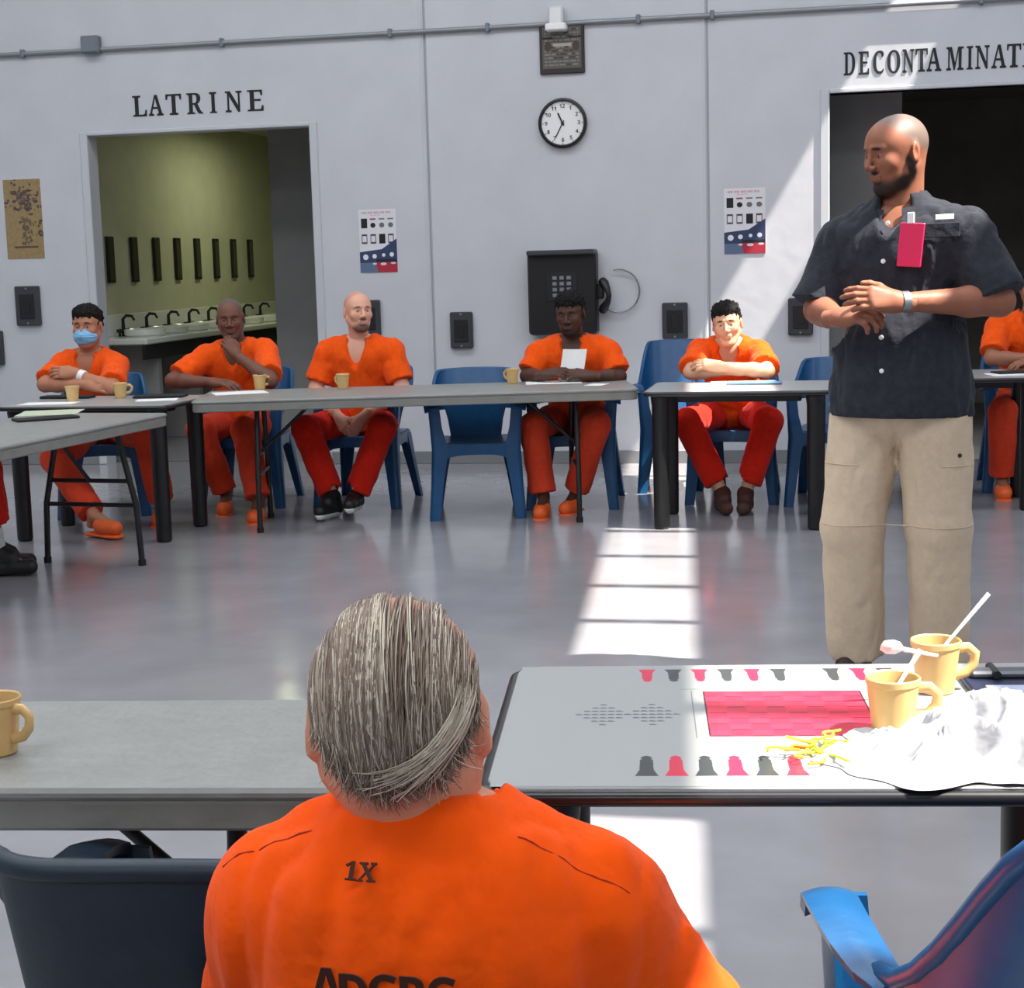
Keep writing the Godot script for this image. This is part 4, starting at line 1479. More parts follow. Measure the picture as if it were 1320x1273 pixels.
func prepare(p: Dictionary) -> void:
	p.pelvis = (p.hipL + p.hipR) * 0.5
	var side: Vector3 = (p.shL - p.shR)
	p.left = side.normalized()
	p.up = (p.neck - p.pelvis).normalized()
	p.forward = p.left.cross(p.up).normalized()
	p.torso = Basis(p.left, p.up, p.forward).orthonormalized()
	var hs: Vector3 = (p.hipL - p.hipR).normalized()
	p.hipb = Basis(hs, Vector3.UP, hs.cross(Vector3.UP)).orthonormalized()

func bounds(points: Array, pad: float) -> Array:
	var lo: Vector3 = points[0]
	var hi: Vector3 = points[0]
	for q in points:
		lo = lo.min(q)
		hi = hi.max(q)
	return [lo - Vector3.ONE * pad, hi + Vector3.ONE * pad]

# hand: wrist at the origin, fingers along +z, back of the hand towards +y, thumb on the side of "side" (+x or -x)
func hand_into(mb: MB, at: Transform3D, side: float, curl: float, thumb_in: float, skin: Color, cell: float, spread := 0.0, curls := []) -> void:
	var f := Field.new(Vector3(-0.075, -0.11, -0.05), Vector3(0.075, 0.05, 0.2), cell)
	f.cap(Vector3(0, 0, -0.045), Vector3(0, 0, 0.01), 0.029, 0.027, 0.02)
	var xs := [0.027, 0.009, -0.009, -0.026]
	var lens := [[0.043, 0.026, 0.021], [0.047, 0.029, 0.022], [0.044, 0.027, 0.021], [0.034, 0.020, 0.018]]
	var kz := [0.086, 0.089, 0.085, 0.077]
	for i in 4:
		var x: float = xs[i] * side
		f.cap(Vector3(x * 0.55, 0, 0.005), Vector3(x, 0.002, kz[i]), 0.019, 0.0135, 0.016)
	f.cap(Vector3(side * 0.018, -0.010, 0.02), Vector3(side * 0.028, -0.012, 0.055), 0.018, 0.014, 0.014)
	f.cap(Vector3(-side * 0.018, -0.010, 0.02), Vector3(-side * 0.022, -0.008, 0.06), 0.015, 0.012, 0.014)
	for i in 4:
		var x: float = xs[i] * side
		var q := Vector3(x, 0.002, kz[i])
		var c: float = curls[i] if curls.size() == 4 else curl
		var ang := 0.0
		var fan := (1.5 - i) * spread * side
		for j in 3:
			ang += c * [0.8, 1.1, 0.7][j]
			var dir := Vector3(sin(fan), -sin(ang), cos(ang)).normalized()
			var e: Vector3 = q + dir * lens[i][j]
			f.cap(q, e, [0.0105, 0.0095, 0.0088][j], [0.0095, 0.0088, 0.0072][j], 0.004)
			q = e
	var t0 := Vector3(side * 0.024, -0.008, 0.028)
	var t1 := t0 + Vector3(side * lerpf(0.032, 0.014, thumb_in), -0.010 - 0.012 * thumb_in, 0.026)
	var t2 := t1 + Vector3(side * lerpf(0.016, -0.010, thumb_in), -0.006 - 0.006 * thumb_in, 0.028)
	var t3 := t2 + Vector3(side * lerpf(0.006, -0.016, thumb_in), -0.004, 0.021)
	f.cap(t0, t1, 0.0155, 0.0125, 0.01)
	f.cap(t1, t2, 0.0118, 0.0105, 0.004)
	f.cap(t2, t3, 0.0105, 0.0085, 0.004)
	f.mesh_into(mb, [], skin, at)

# head: centre of the skull at the origin, face along +z
func head_into(mb: MB, at: Transform3D, p: Dictionary, cell: float) -> void:
	var w: float = p.get("head_wide", 1.0)
	var f := Field.new(Vector3(-0.105, -0.215, -0.125), Vector3(0.105, 0.135, 0.14), cell)
	var I := Basis.IDENTITY
	f.ball(Vector3(0, 0.030, -0.012), Vector3(0.076 * w, 0.090, 0.099), 0.02)
	f.ball(Vector3(0, 0.030, 0.038), Vector3(0.064 * w, 0.062, 0.054), 0.03)
	f.ball(Vector3(0, -0.042, 0.026), Vector3(0.060 * w, 0.076, 0.066), 0.03)
	for s in [-1.0, 1.0]:
		f.cap(Vector3(s * 0.055 * w, -0.045, 0.0), Vector3(s * 0.024 * w, -0.100, 0.062), 0.022, 0.018, 0.02)
		f.ball(Vector3(s * 0.040 * w, -0.022, 0.066), Vector3(0.026, 0.024, 0.022), 0.02)
		f.cap(Vector3(s * 0.012, 0.028, 0.093), Vector3(s * 0.045, 0.026, 0.078), 0.008, 0.007, 0.012)
	f.ball(Vector3(0, -0.103, 0.070), Vector3(0.024 * w, 0.020, 0.020), 0.02)
	for s in [-1.0, 1.0]:
		f.ball(Vector3(s * 0.031, 0.004, 0.101), Vector3(0.019, 0.011, 0.014), 0.012, I, true)
		f.ball(Vector3(s * 0.031, 0.003, 0.080), Vector3(0.0125, 0.0115, 0.0115), 0.003)
	f.cap(Vector3(0, 0.014, 0.094), Vector3(0, -0.026, 0.112), 0.0075, 0.0105, 0.008)
	var nose_w: float = p.get("nose", 1.0)
	for s in [-1.0, 1.0]:
		f.ball(Vector3(s * 0.0115 * nose_w, -0.031, 0.103), Vector3(0.009 * nose_w, 0.008, 0.011), 0.006)
	f.cap(Vector3(-0.018, -0.059, 0.090), Vector3(0.018, -0.059, 0.090), 0.0085, 0.0085, 0.006)
	f.cap(Vector3(-0.014, -0.070, 0.089), Vector3(0.014, -0.070, 0.089), 0.0090, 0.0090, 0.006)
	f.cap(Vector3(-0.024, -0.0645, 0.104), Vector3(0.024, -0.0645, 0.104), 0.003, 0.003, 0.004, true)
	for s in [-1.0, 1.0]:
		var eb := Basis(Vector3.UP, s * 0.5) * Basis(Vector3.RIGHT, -0.2)
		f.ball(Vector3(s * 0.079 * w, -0.004, -0.012), Vector3(0.010, 0.032, 0.019), 0.006, eb)
		f.ball(Vector3(s * 0.089 * w, -0.002, -0.006), Vector3(0.006, 0.020, 0.010), 0.005, eb, true)
	# neck down to the body, in the frame of the head
	var inv := at.affine_inverse()
	var nb: Vector3 = inv * (p.neck as Vector3)
	var nr: float = p.get("neck_r", 0.056)
	f.cap(Vector3(0, -0.045, -0.022), nb, nr, nr + 0.004, 0.03)
	var paints := []
	var sk: Color = p.skin
	paints.append([Vector3(0, -0.0645, 0.095), I, Vector3(0.030, 0.017, 0.02), p.get("lip", sk.lerp(lin(120, 60, 54), 0.3)), 0.4])
	if p.has("hair_paint"):
		# close-cropped hair over the crown and the back
		paints.append([p.get("hair_paint_at", Vector3(0, 0.062, -0.045)), Basis(Vector3.RIGHT, -0.35), p.get("hair_paint_r", Vector3(0.11, 0.085, 0.115)), p.hair_paint, 0.16])
	if p.has("beard"):
		paints.append([Vector3(0, -0.104, 0.062), I, Vector3(0.070, 0.042, 0.060), p.beard, 0.35])
		paints.append([Vector3(0, -0.0475, 0.098), I, Vector3(0.034, 0.0085, 0.02), p.beard, 0.4])
		for s in [-1.0, 1.0]:
			if not p.has("goatee"):
				paints.append([Vector3(s * 0.050, -0.088, 0.034), Basis(Vector3.UP, s * -0.75), Vector3(0.030, 0.036, 0.060), p.beard, 0.4])
				paints.append([Vector3(s * 0.070, -0.050, 0.004), Basis(Vector3.RIGHT, 0.25), Vector3(0.030, 0.056, 0.020), p.beard, 0.4])
		paints.append([Vector3(0, -0.0645, 0.100), I, Vector3(0.022, 0.009, 0.02), p.get("lip", sk.lerp(lin(120, 60, 54), 0.3)), 0.4])
	for s in [-1.0, 1.0]:
		paints.append([Vector3(s * 0.031, 0.0265, 0.092), Basis(Vector3.BACK, -s * 0.12), Vector3(0.021, 0.0058, 0.03), p.get("brow", lin(30, 22, 20)), 0.35])
		paints.append([Vector3(s * 0.031, 0.003, 0.094), I, Vector3(0.0115, 0.0050, 0.012), lin(150, 138, 128), 0.4])
		paints.append([Vector3(s * 0.031, 0.003, 0.094), I, Vector3(0.0060, 0.0058, 0.012), lin(28, 18, 14), 0.3])
	f.mesh_into(mb, paints, sk, at)

func hand_frame(w: Vector3, dir: Vector3, back: Vector3) -> Transform3D:
	var z := dir.normalized()
	var x := back.cross(z).normalized()
	return Transform3D(Basis(x, z.cross(x), z), w)

func make_person(label: String, p: Dictionary) -> Node3D:
	prepare(p)
	var at := Vector3(p.pelvis.x, 0, p.pelvis.z)
	var t := thing("person", label, "person", at)
	for k in p.keys():
		if p[k] is Vector3 and not k in ["look", "hair_paint_at", "hair_paint_r", "fold_scale", "left", "up", "forward", "handL_dir", "handR_dir", "handL_back", "handR_back"]:
			p[k] = p[k] - at
	var cell: float = p.get("cell", 0.013)
	var fine: float = p.get("fine", 0.0045)
	var g: float = p.get("girth", 1.0)
	var tb: Basis = p.torso
	# ---- the body: one skin
	var mb := MB.new()
	var bb := bounds([p.shL, p.shR, p.neck, p.hipL, p.hipR, p.kneeL, p.kneeR, p.ankleL, p.ankleR, p.toeL, p.toeR, p.elbowL, p.elbowR, p.wristL, p.wristR], 0.16 * g)
	bb[0].y = maxf(bb[0].y, 0.0)
	var f := Field.new(bb[0], bb[1], cell)
	torso_into(f, p, tb, g, -0.012, 1.0)
	for s in ["L", "R"]:
		f.cap(p["sh" + s], p["elbow" + s], 0.052 * g, 0.042 * g, 0.03)
		var mid: Vector3 = p["elbow" + s].lerp(p["wrist" + s], 0.3)
		f.cap(p["elbow" + s], mid, 0.042 * g, 0.043 * g, 0.02)
		f.cap(mid, p["wrist" + s], 0.042 * g, 0.027 + 0.004 * (g - 1.0), 0.02)
		f.cap(p["hip" + s], p["knee" + s], 0.075, 0.052, 0.03)
		f.cap(p["knee" + s], p["ankle" + s], 0.052, 0.036, 0.02)
		var thin: float = 1.0 if p.get("shoes", "slipper") == "slipper" else 0.72
		f.cap(p["ankle" + s], p["toe" + s], 0.034 * thin, 0.026 * thin, 0.01)
		var heel: Vector3 = p["ankle" + s] + (p["ankle" + s] - p["toe" + s]).normalized() * 0.03
		f.cap(p["ankle" + s], Vector3(heel.x, p["toe" + s].y + 0.01, heel.z), 0.032 * thin, 0.028 * thin, 0.01)
	f.mesh_into(mb, [], p.skin)
	var hf := head_frame(p)
	head_into(mb, hf, p, fine)
	for s in ["L", "R"]:
		var sg := -1.0 if s == "L" else 1.0
		# in the hand frame the thumb of a left hand lies towards -x when the back of the hand is +y
		var fr := hand_frame(p["wrist" + s], p["hand%s_dir" % s], p["hand%s_back" % s])
		hand_into(mb, fr, sg, p.get("curl" + s, 0.35), p.get("thumb" + s, 0.6), p.skin, p.get("hand_cell", 0.005), p.get("spread", 0.05), p.get("curls" + s, []))
	obj("body", mb.mesh(), M.skin, t)
	# ---- clothes
	shirt(t, p, tb, g, cell)
	trousers(t, p, g, cell)
	for s in ["L", "R"]:
		shoe(t, p, s)
	hair(t, p, hf)
	return t

func torso_into(f: Field, p: Dictionary, tb: Basis, g: float, grow: float, k: float) -> void:
	var up: Vector3 = p.up
	var chest: Vector3 = p.pelvis.lerp(p.neck, 0.70)
	var waist: Vector3 = p.pelvis.lerp(p.neck, 0.36)
	var half: float = p.shL.distance_to(p.shR) * 0.5
	var belly: float = p.get("belly", 1.0)
	f.ball(chest, Vector3(half * 0.92 + grow, 0.165, 0.115 * g + grow), 0.05, tb)
	f.ball(waist + p.forward * 0.015 * (belly - 1.0) * 4.0, Vector3(0.150 * g * belly + grow, 0.17, 0.110 * g * belly + grow), 0.06, tb)
	f.ball(p.pelvis + Vector3(0, 0.02, 0), Vector3(0.165 * g + grow, 0.13, 0.125 * g + grow), 0.05, p.hipb)
	f.ball(p.pelvis.lerp(p.neck, 0.84), Vector3(half * 0.90 + grow, 0.095, 0.088 * g + grow), 0.07, tb)
	for s in ["L", "R"]:
		f.cap(p.neck - up * 0.04, p["sh" + s] - up * 0.006, 0.052 * g + grow, 0.046 * g + grow, 0.05)

func shirt(t: Node3D, p: Dictionary, tb: Basis, g: float, cell: float) -> void:
	var sc: float = p.get("shirt_cell", cell)
	var up: Vector3 = p.up
	var ends := []
	var pts := [p.shL, p.shR, p.neck, p.pelvis]
	for s in ["L", "R"]:
		var e: Vector3 = p["sh" + s].lerp(p["elbow" + s], p.get("sleeve", 0.82))
		ends.append(e)
		pts.append(e)
	var bb := bounds(pts, 0.2 * g)
	var f := Field.new(bb[0], bb[1], sc)
	var loose: float = p.get("loose", 0.016)
	torso_into(f, p, tb, g, loose, 1.0)
	var hem: float = p.get("hem", 0.06)
	if p.has("skirt_r"):
		f.ball(p.pelvis + up * 0.02, Vector3(p.skirt_r.x, 0.36, p.skirt_r.y), 0.04, tb)
	for i in 2:
		var s: String = ["L", "R"][i]
		var sh: Vector3 = p["sh" + s]
		var e: Vector3 = ends[i]
		var d := (e - sh).normalized()
		var sr: float = p.get("sleeve_r", 0.082)
		f.cap(sh - up * 0.01, e + d * 0.05, 0.052 * g + loose, sr, 0.04)
	if p.has("folds"):
		f.folds(int(p.get("seed", 3)), p.folds, p.get("fold_scale", Vector3(9.0, 4.0, 9.0)))
	else:
		f.folds(int(p.get("seed", 3)), 0.010, Vector3(1.0, 0.4, 1.0) * 8.0)
	for i in 2:
		var s: String = ["L", "R"][i]
		var d: Vector3 = (ends[i] - p["sh" + s]).normalized()
		f.cut(ends[i], d, 0.15)
	f.cut(Vector3(p.pelvis) - up * hem, -up, 0.45)
	if p.has("collar_rise"):
		f.cap(p.neck - up * 0.05, p.neck + up * (p.collar_rise - 0.03), 0.085, p.get("collar_r", 0.072) + 0.012, 0.03)
	# neck opening: a round hole, and the V in front
	var nk: Vector3 = p.neck
	var shift: Vector3 = p.forward * p.get("collar_shift", 0.0)
	f.cap(nk - up * 0.02 + shift, nk + up * 0.2 + shift * 2.0, p.get("collar_r", 0.072), 0.085, 0.008, true)
	var vd: float = p.get("vneck", 0.11)
	if vd > 0.0:
		var a: Vector3 = nk - up * 0.005 + p.forward * 0.10
		var b: Vector3 = nk - up * (vd + 0.02) + p.forward * 0.15
		f.flat(Transform3D(Basis.IDENTITY, Vector3.ZERO), a, b, 0.062, 0.010, 0.006, true)
	var mb := MB.new()
	p.shirt_field = f
	f.mesh_into(mb, [], Color(0, 0, 0, 0))
	obj("shirt", mb.mesh(), p.shirt, t)

func trousers(t: Node3D, p: Dictionary, g: float, cell: float) -> void:
	var bb := bounds([p.hipL, p.hipR, p.kneeL, p.kneeR, p.ankleL, p.ankleR], 0.19 * g)
	bb[0].y = maxf(bb[0].y, -0.02)
	var f := Field.new(bb[0], bb[1], p.get("trouser_cell", cell))
	var r: Array = p.get("leg_r", [0.098, 0.082, 0.074])
	f.ball(p.pelvis + Vector3(0, 0.02, 0), Vector3(0.172 * g, 0.125, 0.132 * g), 0.05, p.hipb)
	for s in ["L", "R"]:
		var hem: Vector3 = p["ankle" + s].lerp(p["knee" + s], p.get("hem_leg", 0.06))
		f.cap(p["hip" + s], p["knee" + s], r[0], r[1], 0.03)
		f.cap(p["knee" + s], hem + (hem - p["knee" + s]).normalized() * 0.03, r[1], r[2], 0.02)
	f.folds(int(p.get("seed", 3)) + 40, p.get("leg_folds", 0.006), Vector3(1.0, 0.4, 1.0) * 8.0)
	for s in ["L", "R"]:
		var hem: Vector3 = p["ankle" + s].lerp(p["knee" + s], p.get("hem_leg", 0.06))
		var d: Vector3 = (p["ankle" + s] - p["knee" + s]).normalized()
		f.cut(hem, d, 0.15)
	var mb := MB.new()
	p.trousers_field = f
	f.mesh_into(mb, [], Color(0, 0, 0, 0))
	obj("trousers", mb.mesh(), p.trousers, t)

func shoe(t: Node3D, p: Dictionary, s: String) -> void:
	var a: Vector3 = p["ankle" + s]
	var b: Vector3 = p["toe" + s]
	var kind: String = p.get("shoes", "slipper")
	if kind == "bare":
		return
	var d := b - a
	var heel := a - d.normalized() * 0.035
	heel.y = maxf(b.y - 0.004, 0.026) if absf(d.y) < 0.12 else a.y - 0.05
	var bb := bounds([a, b, heel], 0.085)
	var f := Field.new(bb[0], bb[1], 0.007)
	var fl := (b - heel).normalized()
	if kind == "slipper":
		# a slide: broad strap over the forefoot on a thick sole
		var mid := heel.lerp(b, 0.62)
		f.cap(mid, b, 0.047, 0.040, 0.015)
		f.cap(mid, heel.lerp(b, 0.42) + Vector3(0, 0.012, 0), 0.047, 0.045, 0.015)
		f.mesh_into_named(t, "slipper_strap", p.get("shoe_m", M.slipper), self)
		var f2 := Field.new(bb[0], bb[1], 0.007)
		var drop := Vector3(0, -0.022, 0)
		var basis := Basis(fl.cross(Vector3.UP).normalized(), Vector3.UP, fl)
		f2.flat(Transform3D(Basis.from_scale(Vector3(1, 0.32, 1)), drop + Vector3(0, heel.y * 0.68, 0)), Vector3(heel.x, 0, heel.z), Vector3(b.x, 0, b.z), 0.040, 0.046, 0.01)
		f2.mesh_into_named(t, "slipper_sole", p.get("shoe_m", M.slipper), self)
		return
	f.cap(heel, b, 0.041, 0.037, 0.02)
	f.cap(a, a.lerp(b, 0.4), 0.044, 0.042, 0.02)
	f.cap(a, heel, 0.044, 0.040, 0.02)
	f.mesh_into_named(t, "shoe", p.shoe_m, self)
	if p.has("sole_m"):
		var n := fl.cross(Vector3.UP).cross(fl).normalized()
		var f3 := Field.new(bb[0] - Vector3.ONE * 0.03, bb[1] + Vector3.ONE * 0.03, 0.007)
		f3.cap(heel - n * 0.024, b - n * 0.018, 0.034, 0.032, 0.01)
		f3.mesh_into_named(t, "shoe_sole", p.sole_m, self)
	if p.has("sock_m"):
		var f4 := Field.new(bounds([a, a.lerp(p["knee" + s], 0.3)], 0.07)[0], bounds([a, a.lerp(p["knee" + s], 0.3)], 0.07)[1], 0.007)
		f4.cap(a, a.lerp(p["knee" + s], 0.3), 0.043, 0.044, 0.01)
		f4.mesh_into_named(t, "sock", p.sock_m, self)

func hair(t: Node3D, p: Dictionary, hf: Transform3D) -> void:
	var kind: String = p.get("hair", "none")
	if kind == "none":
		return
	var w: float = p.get("head_wide", 1.0)
	if kind == "short":
		# a cap of hair, cut away from the face
		var f := Field.new(Vector3(-0.11, -0.09, -0.14), Vector3(0.11, 0.155, 0.13), 0.005)
		f.ball(Vector3(0, 0.036, -0.016), Vector3(0.083 * w, 0.095, 0.104), 0.02)
		f.ball(Vector3(0, 0.085, 0.02), Vector3(0.068 * w, 0.042, 0.072), 0.03)
		f.folds(int(p.get("seed", 3)) + 70, 0.009, Vector3(1, 0.6, 1) * 30.0)
		f.ball(Vector3(0, -0.035, 0.085), Vector3(0.095, 0.088, 0.075), 0.01, Basis.IDENTITY, true)
		for s in [-1.0, 1.0]:
			f.ball(Vector3(s * 0.09, -0.015, 0.0), Vector3(0.028, 0.048, 0.034), 0.008, Basis.IDENTITY, true)
		f.ball(Vector3(0, -0.12, -0.06), Vector3(0.12, 0.085, 0.12), 0.01, Basis.IDENTITY, true)
		var mb := MB.new()
		f.mesh_into(mb, [], Color(0, 0, 0, 0), hf)
		obj("hair", mb.mesh(), p.get("hair_m", M.hair_black), t)

func V(x: float, y: float, z: float) -> Vector3:
	return Vector3(x, y, z)

func build_people() -> void:
	masked_man()
	chin_man()
	bald_man()
	reading_man()
	folded_arms_youth()
	hidden_man()
	sock_man()
	standing_man()
	grey_haired_man()

func masked_man() -> void:
	var p := {
		"hipL": V(-4.26, 0.50, -9.12), "hipR": V(-4.46, 0.50, -9.12), "shL": V(-4.20, 0.90, -8.99), "shR": V(-4.53, 0.91, -8.99),
		"neck": V(-4.36, 0.965, -9.0), "head": V(-4.345, 1.125, -8.96), "look": V(0.12, 0.02, 0.0),
		"elbowL": V(-4.10, 0.775, -8.72), "wristL": V(-4.33, 0.865, -8.74), "handL_dir": V(-1, 0.1, 0.15), "handL_back": V(0, 0.5, 1),
		"elbowR": V(-4.55, 0.80, -8.78), "wristR": V(-4.24, 0.80, -8.70), "handR_dir": V(1, -0.1, 0.1), "handR_back": V(0, 0.6, 1),
		"kneeL": V(-3.86, 0.52, -8.62), "ankleL": V(-3.84, 0.11, -8.72), "toeL": V(-3.80, 0.035, -8.56),
		"kneeR": V(-4.36, 0.40, -8.48), "ankleR": V(-4.02, 0.12, -8.22), "toeR": V(-3.86, 0.06, -8.14),
		"skin": lin(176, 120, 92), "shirt": M.orange, "trousers": M.red_orange, "hair": "short", "seed": 11,
		"curlL": 0.35, "curlR": 0.35, "shoe_m": M.slipper,
	}
	var t := make_person("seated man in orange with a blue face mask and folded arms", p)
	var hf := head_frame(p)
	var f := Field.new(Vector3(-0.1, -0.14, 0.0), Vector3(0.1, 0.02, 0.16), 0.005)
	f.ball(Vector3(0, -0.055, 0.050), Vector3(0.068, 0.055, 0.068), 0.02)
	f.cap(Vector3(0, -0.02, 0.098), Vector3(0, -0.045, 0.112), 0.012, 0.018, 0.02)
	f.cut(Vector3(0, -0.02, 0.022), Vector3(0, 0, -1), 0.14)
	f.folds(4, 0.003, Vector3(0.2, 4.0, 0.2) * 20.0)
	var mb := MB.new()
	f.mesh_into(mb, [], Color(0, 0, 0, 0), hf)
	obj("face_mask", mb.mesh(), M.mask_blue, t)
	obj("wristband", MB.new().tube(PackedVector3Array([p.wristL.lerp(p.elbowL, 0.10), p.wristL.lerp(p.elbowL, 0.24)]), PackedFloat32Array([0.036, 0.037]), 14).mesh(), M.white, t)

func chin_man() -> void:
	var p := {
		"hipL": V(-3.46, 0.50, -9.48), "hipR": V(-3.68, 0.50, -9.48), "shL": V(-3.375, 0.945, -9.30), "shR": V(-3.76, 0.92, -9.30),
		"neck": V(-3.57, 0.995, -9.33), "head": V(-3.575, 1.145, -9.27), "look": V(0.28, 0.10, 0.03),
		"elbowL": V(-3.27, 0.785, -9.07), "wristL": V(-3.475, 0.935, -9.09), "handL_dir": V(-0.55, 0.75, 0.0), "handL_back": V(0.5, 0.2, 1),
		"elbowR": V(-3.89, 0.79, -9.10), "wristR": V(-3.60, 0.785, -9.0), "handR_dir": V(1, -0.05, 0.2), "handR_back": V(0, 1, 0.3),
		"kneeL": V(-3.42, 0.50, -9.02), "ankleL": V(-3.30, 0.10, -8.86), "toeL": V(-3.27, 0.035, -8.68),
		"kneeR": V(-3.72, 0.50, -9.06), "ankleR": V(-3.60, 0.10, -9.12), "toeR": V(-3.56, 0.035, -8.96),
		"skin": lin(112, 74, 60), "shirt": M.orange, "trousers": M.red_orange, "hair_paint": lin(96, 84, 80), "seed": 23, "girth": 1.06,
		"curlL": 0.75, "curlR": 0.3, "beard": lin(92, 72, 66), "shoe_m": M.slipper, "brow": lin(60, 48, 44), "nose": 1.25,
	}
	make_person("seated man in orange resting his chin on one hand", p)

func bald_man() -> void:
	var p := {
		"hipL": V(-2.72, 0.50, -9.52), "hipR": V(-2.94, 0.50, -9.52), "shL": V(-2.625, 0.935, -9.42), "shR": V(-3.025, 0.935, -9.42),
		"neck": V(-2.825, 1.0, -9.43), "head": V(-2.815, 1.168, -9.38), "look": V(0.62, -0.02, 0.0),
		"elbowL": V(-2.55, 0.71, -9.36), "wristL": V(-2.74, 0.56, -9.18), "handL_dir": V(-0.5, -0.7, 0.4), "handL_back": V(0.7, 0.2, 0.7),
		"elbowR": V(-3.09, 0.71, -9.36), "wristR": V(-2.90, 0.56, -9.18), "handR_dir": V(0.5, -0.7, 0.4), "handR_back": V(-0.7, 0.2, 0.7),
		"kneeL": V(-2.60, 0.50, -9.05), "ankleL": V(-2.735, 0.12, -8.92), "toeL": V(-2.72, 0.10, -8.75),
		"kneeR": V(-3.06, 0.50, -9.05), "ankleR": V(-2.87, 0.12, -8.92), "toeR": V(-2.90, 0.06, -8.76),
		"skin": lin(222, 166, 142), "shirt": M.orange, "trousers": M.red, "hair_paint": lin(198, 150, 130), "seed": 31, "girth": 1.03,
		"curlL": 0.6, "curlR": 0.6, "beard": lin(104, 74, 62), "goatee": true, "shoes": "shoe", "shoe_m": M.shoe_black, "sole_m": M.sole_white, "brow": lin(110, 80, 68),
		"vneck": 0.14,
	}
	make_person("seated bald man in orange with a goatee looking aside", p)

func reading_man() -> void:
	var p := {
		"hipL": V(-1.43, 0.50, -9.60), "hipR": V(-1.65, 0.50, -9.60), "shL": V(-1.33, 0.905, -9.48), "shR": V(-1.735, 0.905, -9.48),
		"neck": V(-1.54, 0.975, -9.49), "head": V(-1.540, 1.128, -9.42), "look": V(-0.10, 0.16, 0.03), "head_wide": 1.0,
		"elbowL": V(-1.26, 0.76, -9.40), "wristL": V(-1.40, 0.775, -9.27), "handL_dir": V(-0.8, 0.15, 0.2), "handL_back": V(0.3, 0.8, 0.6),
		"elbowR": V(-1.80, 0.77, -9.40), "wristR": V(-1.68, 0.785, -9.27), "handR_dir": V(0.8, 0.15, 0.2), "handR_back": V(-0.3, 0.8, 0.6),
		"kneeL": V(-1.36, 0.50, -9.12), "ankleL": V(-1.50, 0.10, -9.22), "toeL": V(-1.535, 0.035, -9.06),
		"kneeR": V(-1.72, 0.50, -9.12), "ankleR": V(-1.66, 0.10, -9.06), "toeR": V(-1.65, 0.035, -8.89),
		"skin": lin(82, 54, 46), "shirt": M.orange, "trousers": M.red_orange, "hair": "short", "seed": 43, "girth": 1.02,
		"curlL": 0.4, "curlR": 0.4, "beard": lin(40, 28, 26), "shoe_m": M.slipper, "nose": 1.3, "brow": lin(24, 16, 15),
	}
	make_person("seated man in orange reading a white sheet held upright", p)
	var t := thing("reading_sheet", "white sheet held upright on the table by the reading man", "paper", V(-1.535, 0.7415, -9.30), -0.25)
	var rows := []
	for i in 9:
		var v := i / 8.0
		var line := []
		for j in 7:
			var u := j / 6.0 - 0.5
			line.append(V(u * 0.15 + 0.02 * v, v * 0.185, -0.06 * v + 0.012 * cos(u * 4.0) + 0.02 * v * v))
		rows.append(line)
	obj("page", MB.new().sheet(rows, 0.0015).mesh(), M.paper, t)

func folded_arms_youth() -> void:
	var p := {
		"hipL": V(-0.52, 0.50, -9.80), "hipR": V(-0.72, 0.50, -9.80), "shL": V(-0.455, 0.885, -9.50), "shR": V(-0.80, 0.90, -9.50),
		"neck": V(-0.63, 0.94, -9.52), "head": V(-0.635, 1.050, -9.43), "look": V(0.02, 0.06, 0.10),
		"elbowL": V(-0.40, 0.79, -9.25), "wristL": V(-0.66, 0.825, -9.18), "handL_dir": V(-1, 0.15, 0.0), "handL_back": V(0.1, 0.7, 0.7),
		"elbowR": V(-0.83, 0.79, -9.25), "wristR": V(-0.58, 0.80, -9.22), "handR_dir": V(1, 0.05, -0.1), "handR_back": V(0, 0.8, 0.6),
		"kneeL": V(-0.40, 0.50, -9.32), "ankleL": V(-0.525, 0.10, -9.22), "toeL": V(-0.53, 0.04, -9.05),
		"kneeR": V(-0.86, 0.50, -9.32), "ankleR": V(-0.655, 0.10, -9.22), "toeR": V(-0.62, 0.04, -9.05),
		"skin": lin(208, 158, 128), "shirt": M.orange, "trousers": M.red, "hair": "short", "seed": 57, "girth": 0.95,
		"curlL": 0.4, "curlR": 0.3, "shoes": "shoe", "shoe_m": M.shoe_brown, "hem_leg": 0.14, "brow": lin(30, 22, 20), "neck_r": 0.052,
	}
	make_person("youth in orange leaning on folded arms, half in sunlight", p)

func hidden_man() -> void:
	var p := {
		"hipL": V(1.20, 0.50, -10.22), "hipR": V(1.0, 0.50, -10.22), "shL": V(1.30, 0.98, -10.08), "shR": V(0.915, 0.98, -10.08),
		"neck": V(1.11, 1.04, -10.1), "head": V(1.12, 1.20, -10.05), "look": V(-0.2, 0.1, 0.0),
		"elbowL": V(1.38, 0.79, -9.9), "wristL": V(1.12, 0.785, -9.78), "handL_dir": V(-1, 0, 0.1), "handL_back": V(0, 1, 0.2),
		"elbowR": V(0.87, 0.80, -9.92), "wristR": V(1.12, 0.80, -9.82), "handR_dir": V(1, 0, 0.1), "handR_back": V(0, 1, 0.3),
		"kneeL": V(1.22, 0.50, -9.75), "ankleL": V(1.16, 0.10, -9.72), "toeL": V(1.16, 0.035, -9.55),
		"kneeR": V(0.92, 0.50, -9.75), "ankleR": V(0.93, 0.10, -9.82), "toeR": V(0.93, 0.035, -9.66),
		"skin": lin(150, 100, 78), "shirt": M.orange, "trousers": M.red_orange, "hair": "short", "seed": 65, "shoe_m": M.slipper,
	}
	make_person("seated man in orange mostly hidden behind the standing man", p)

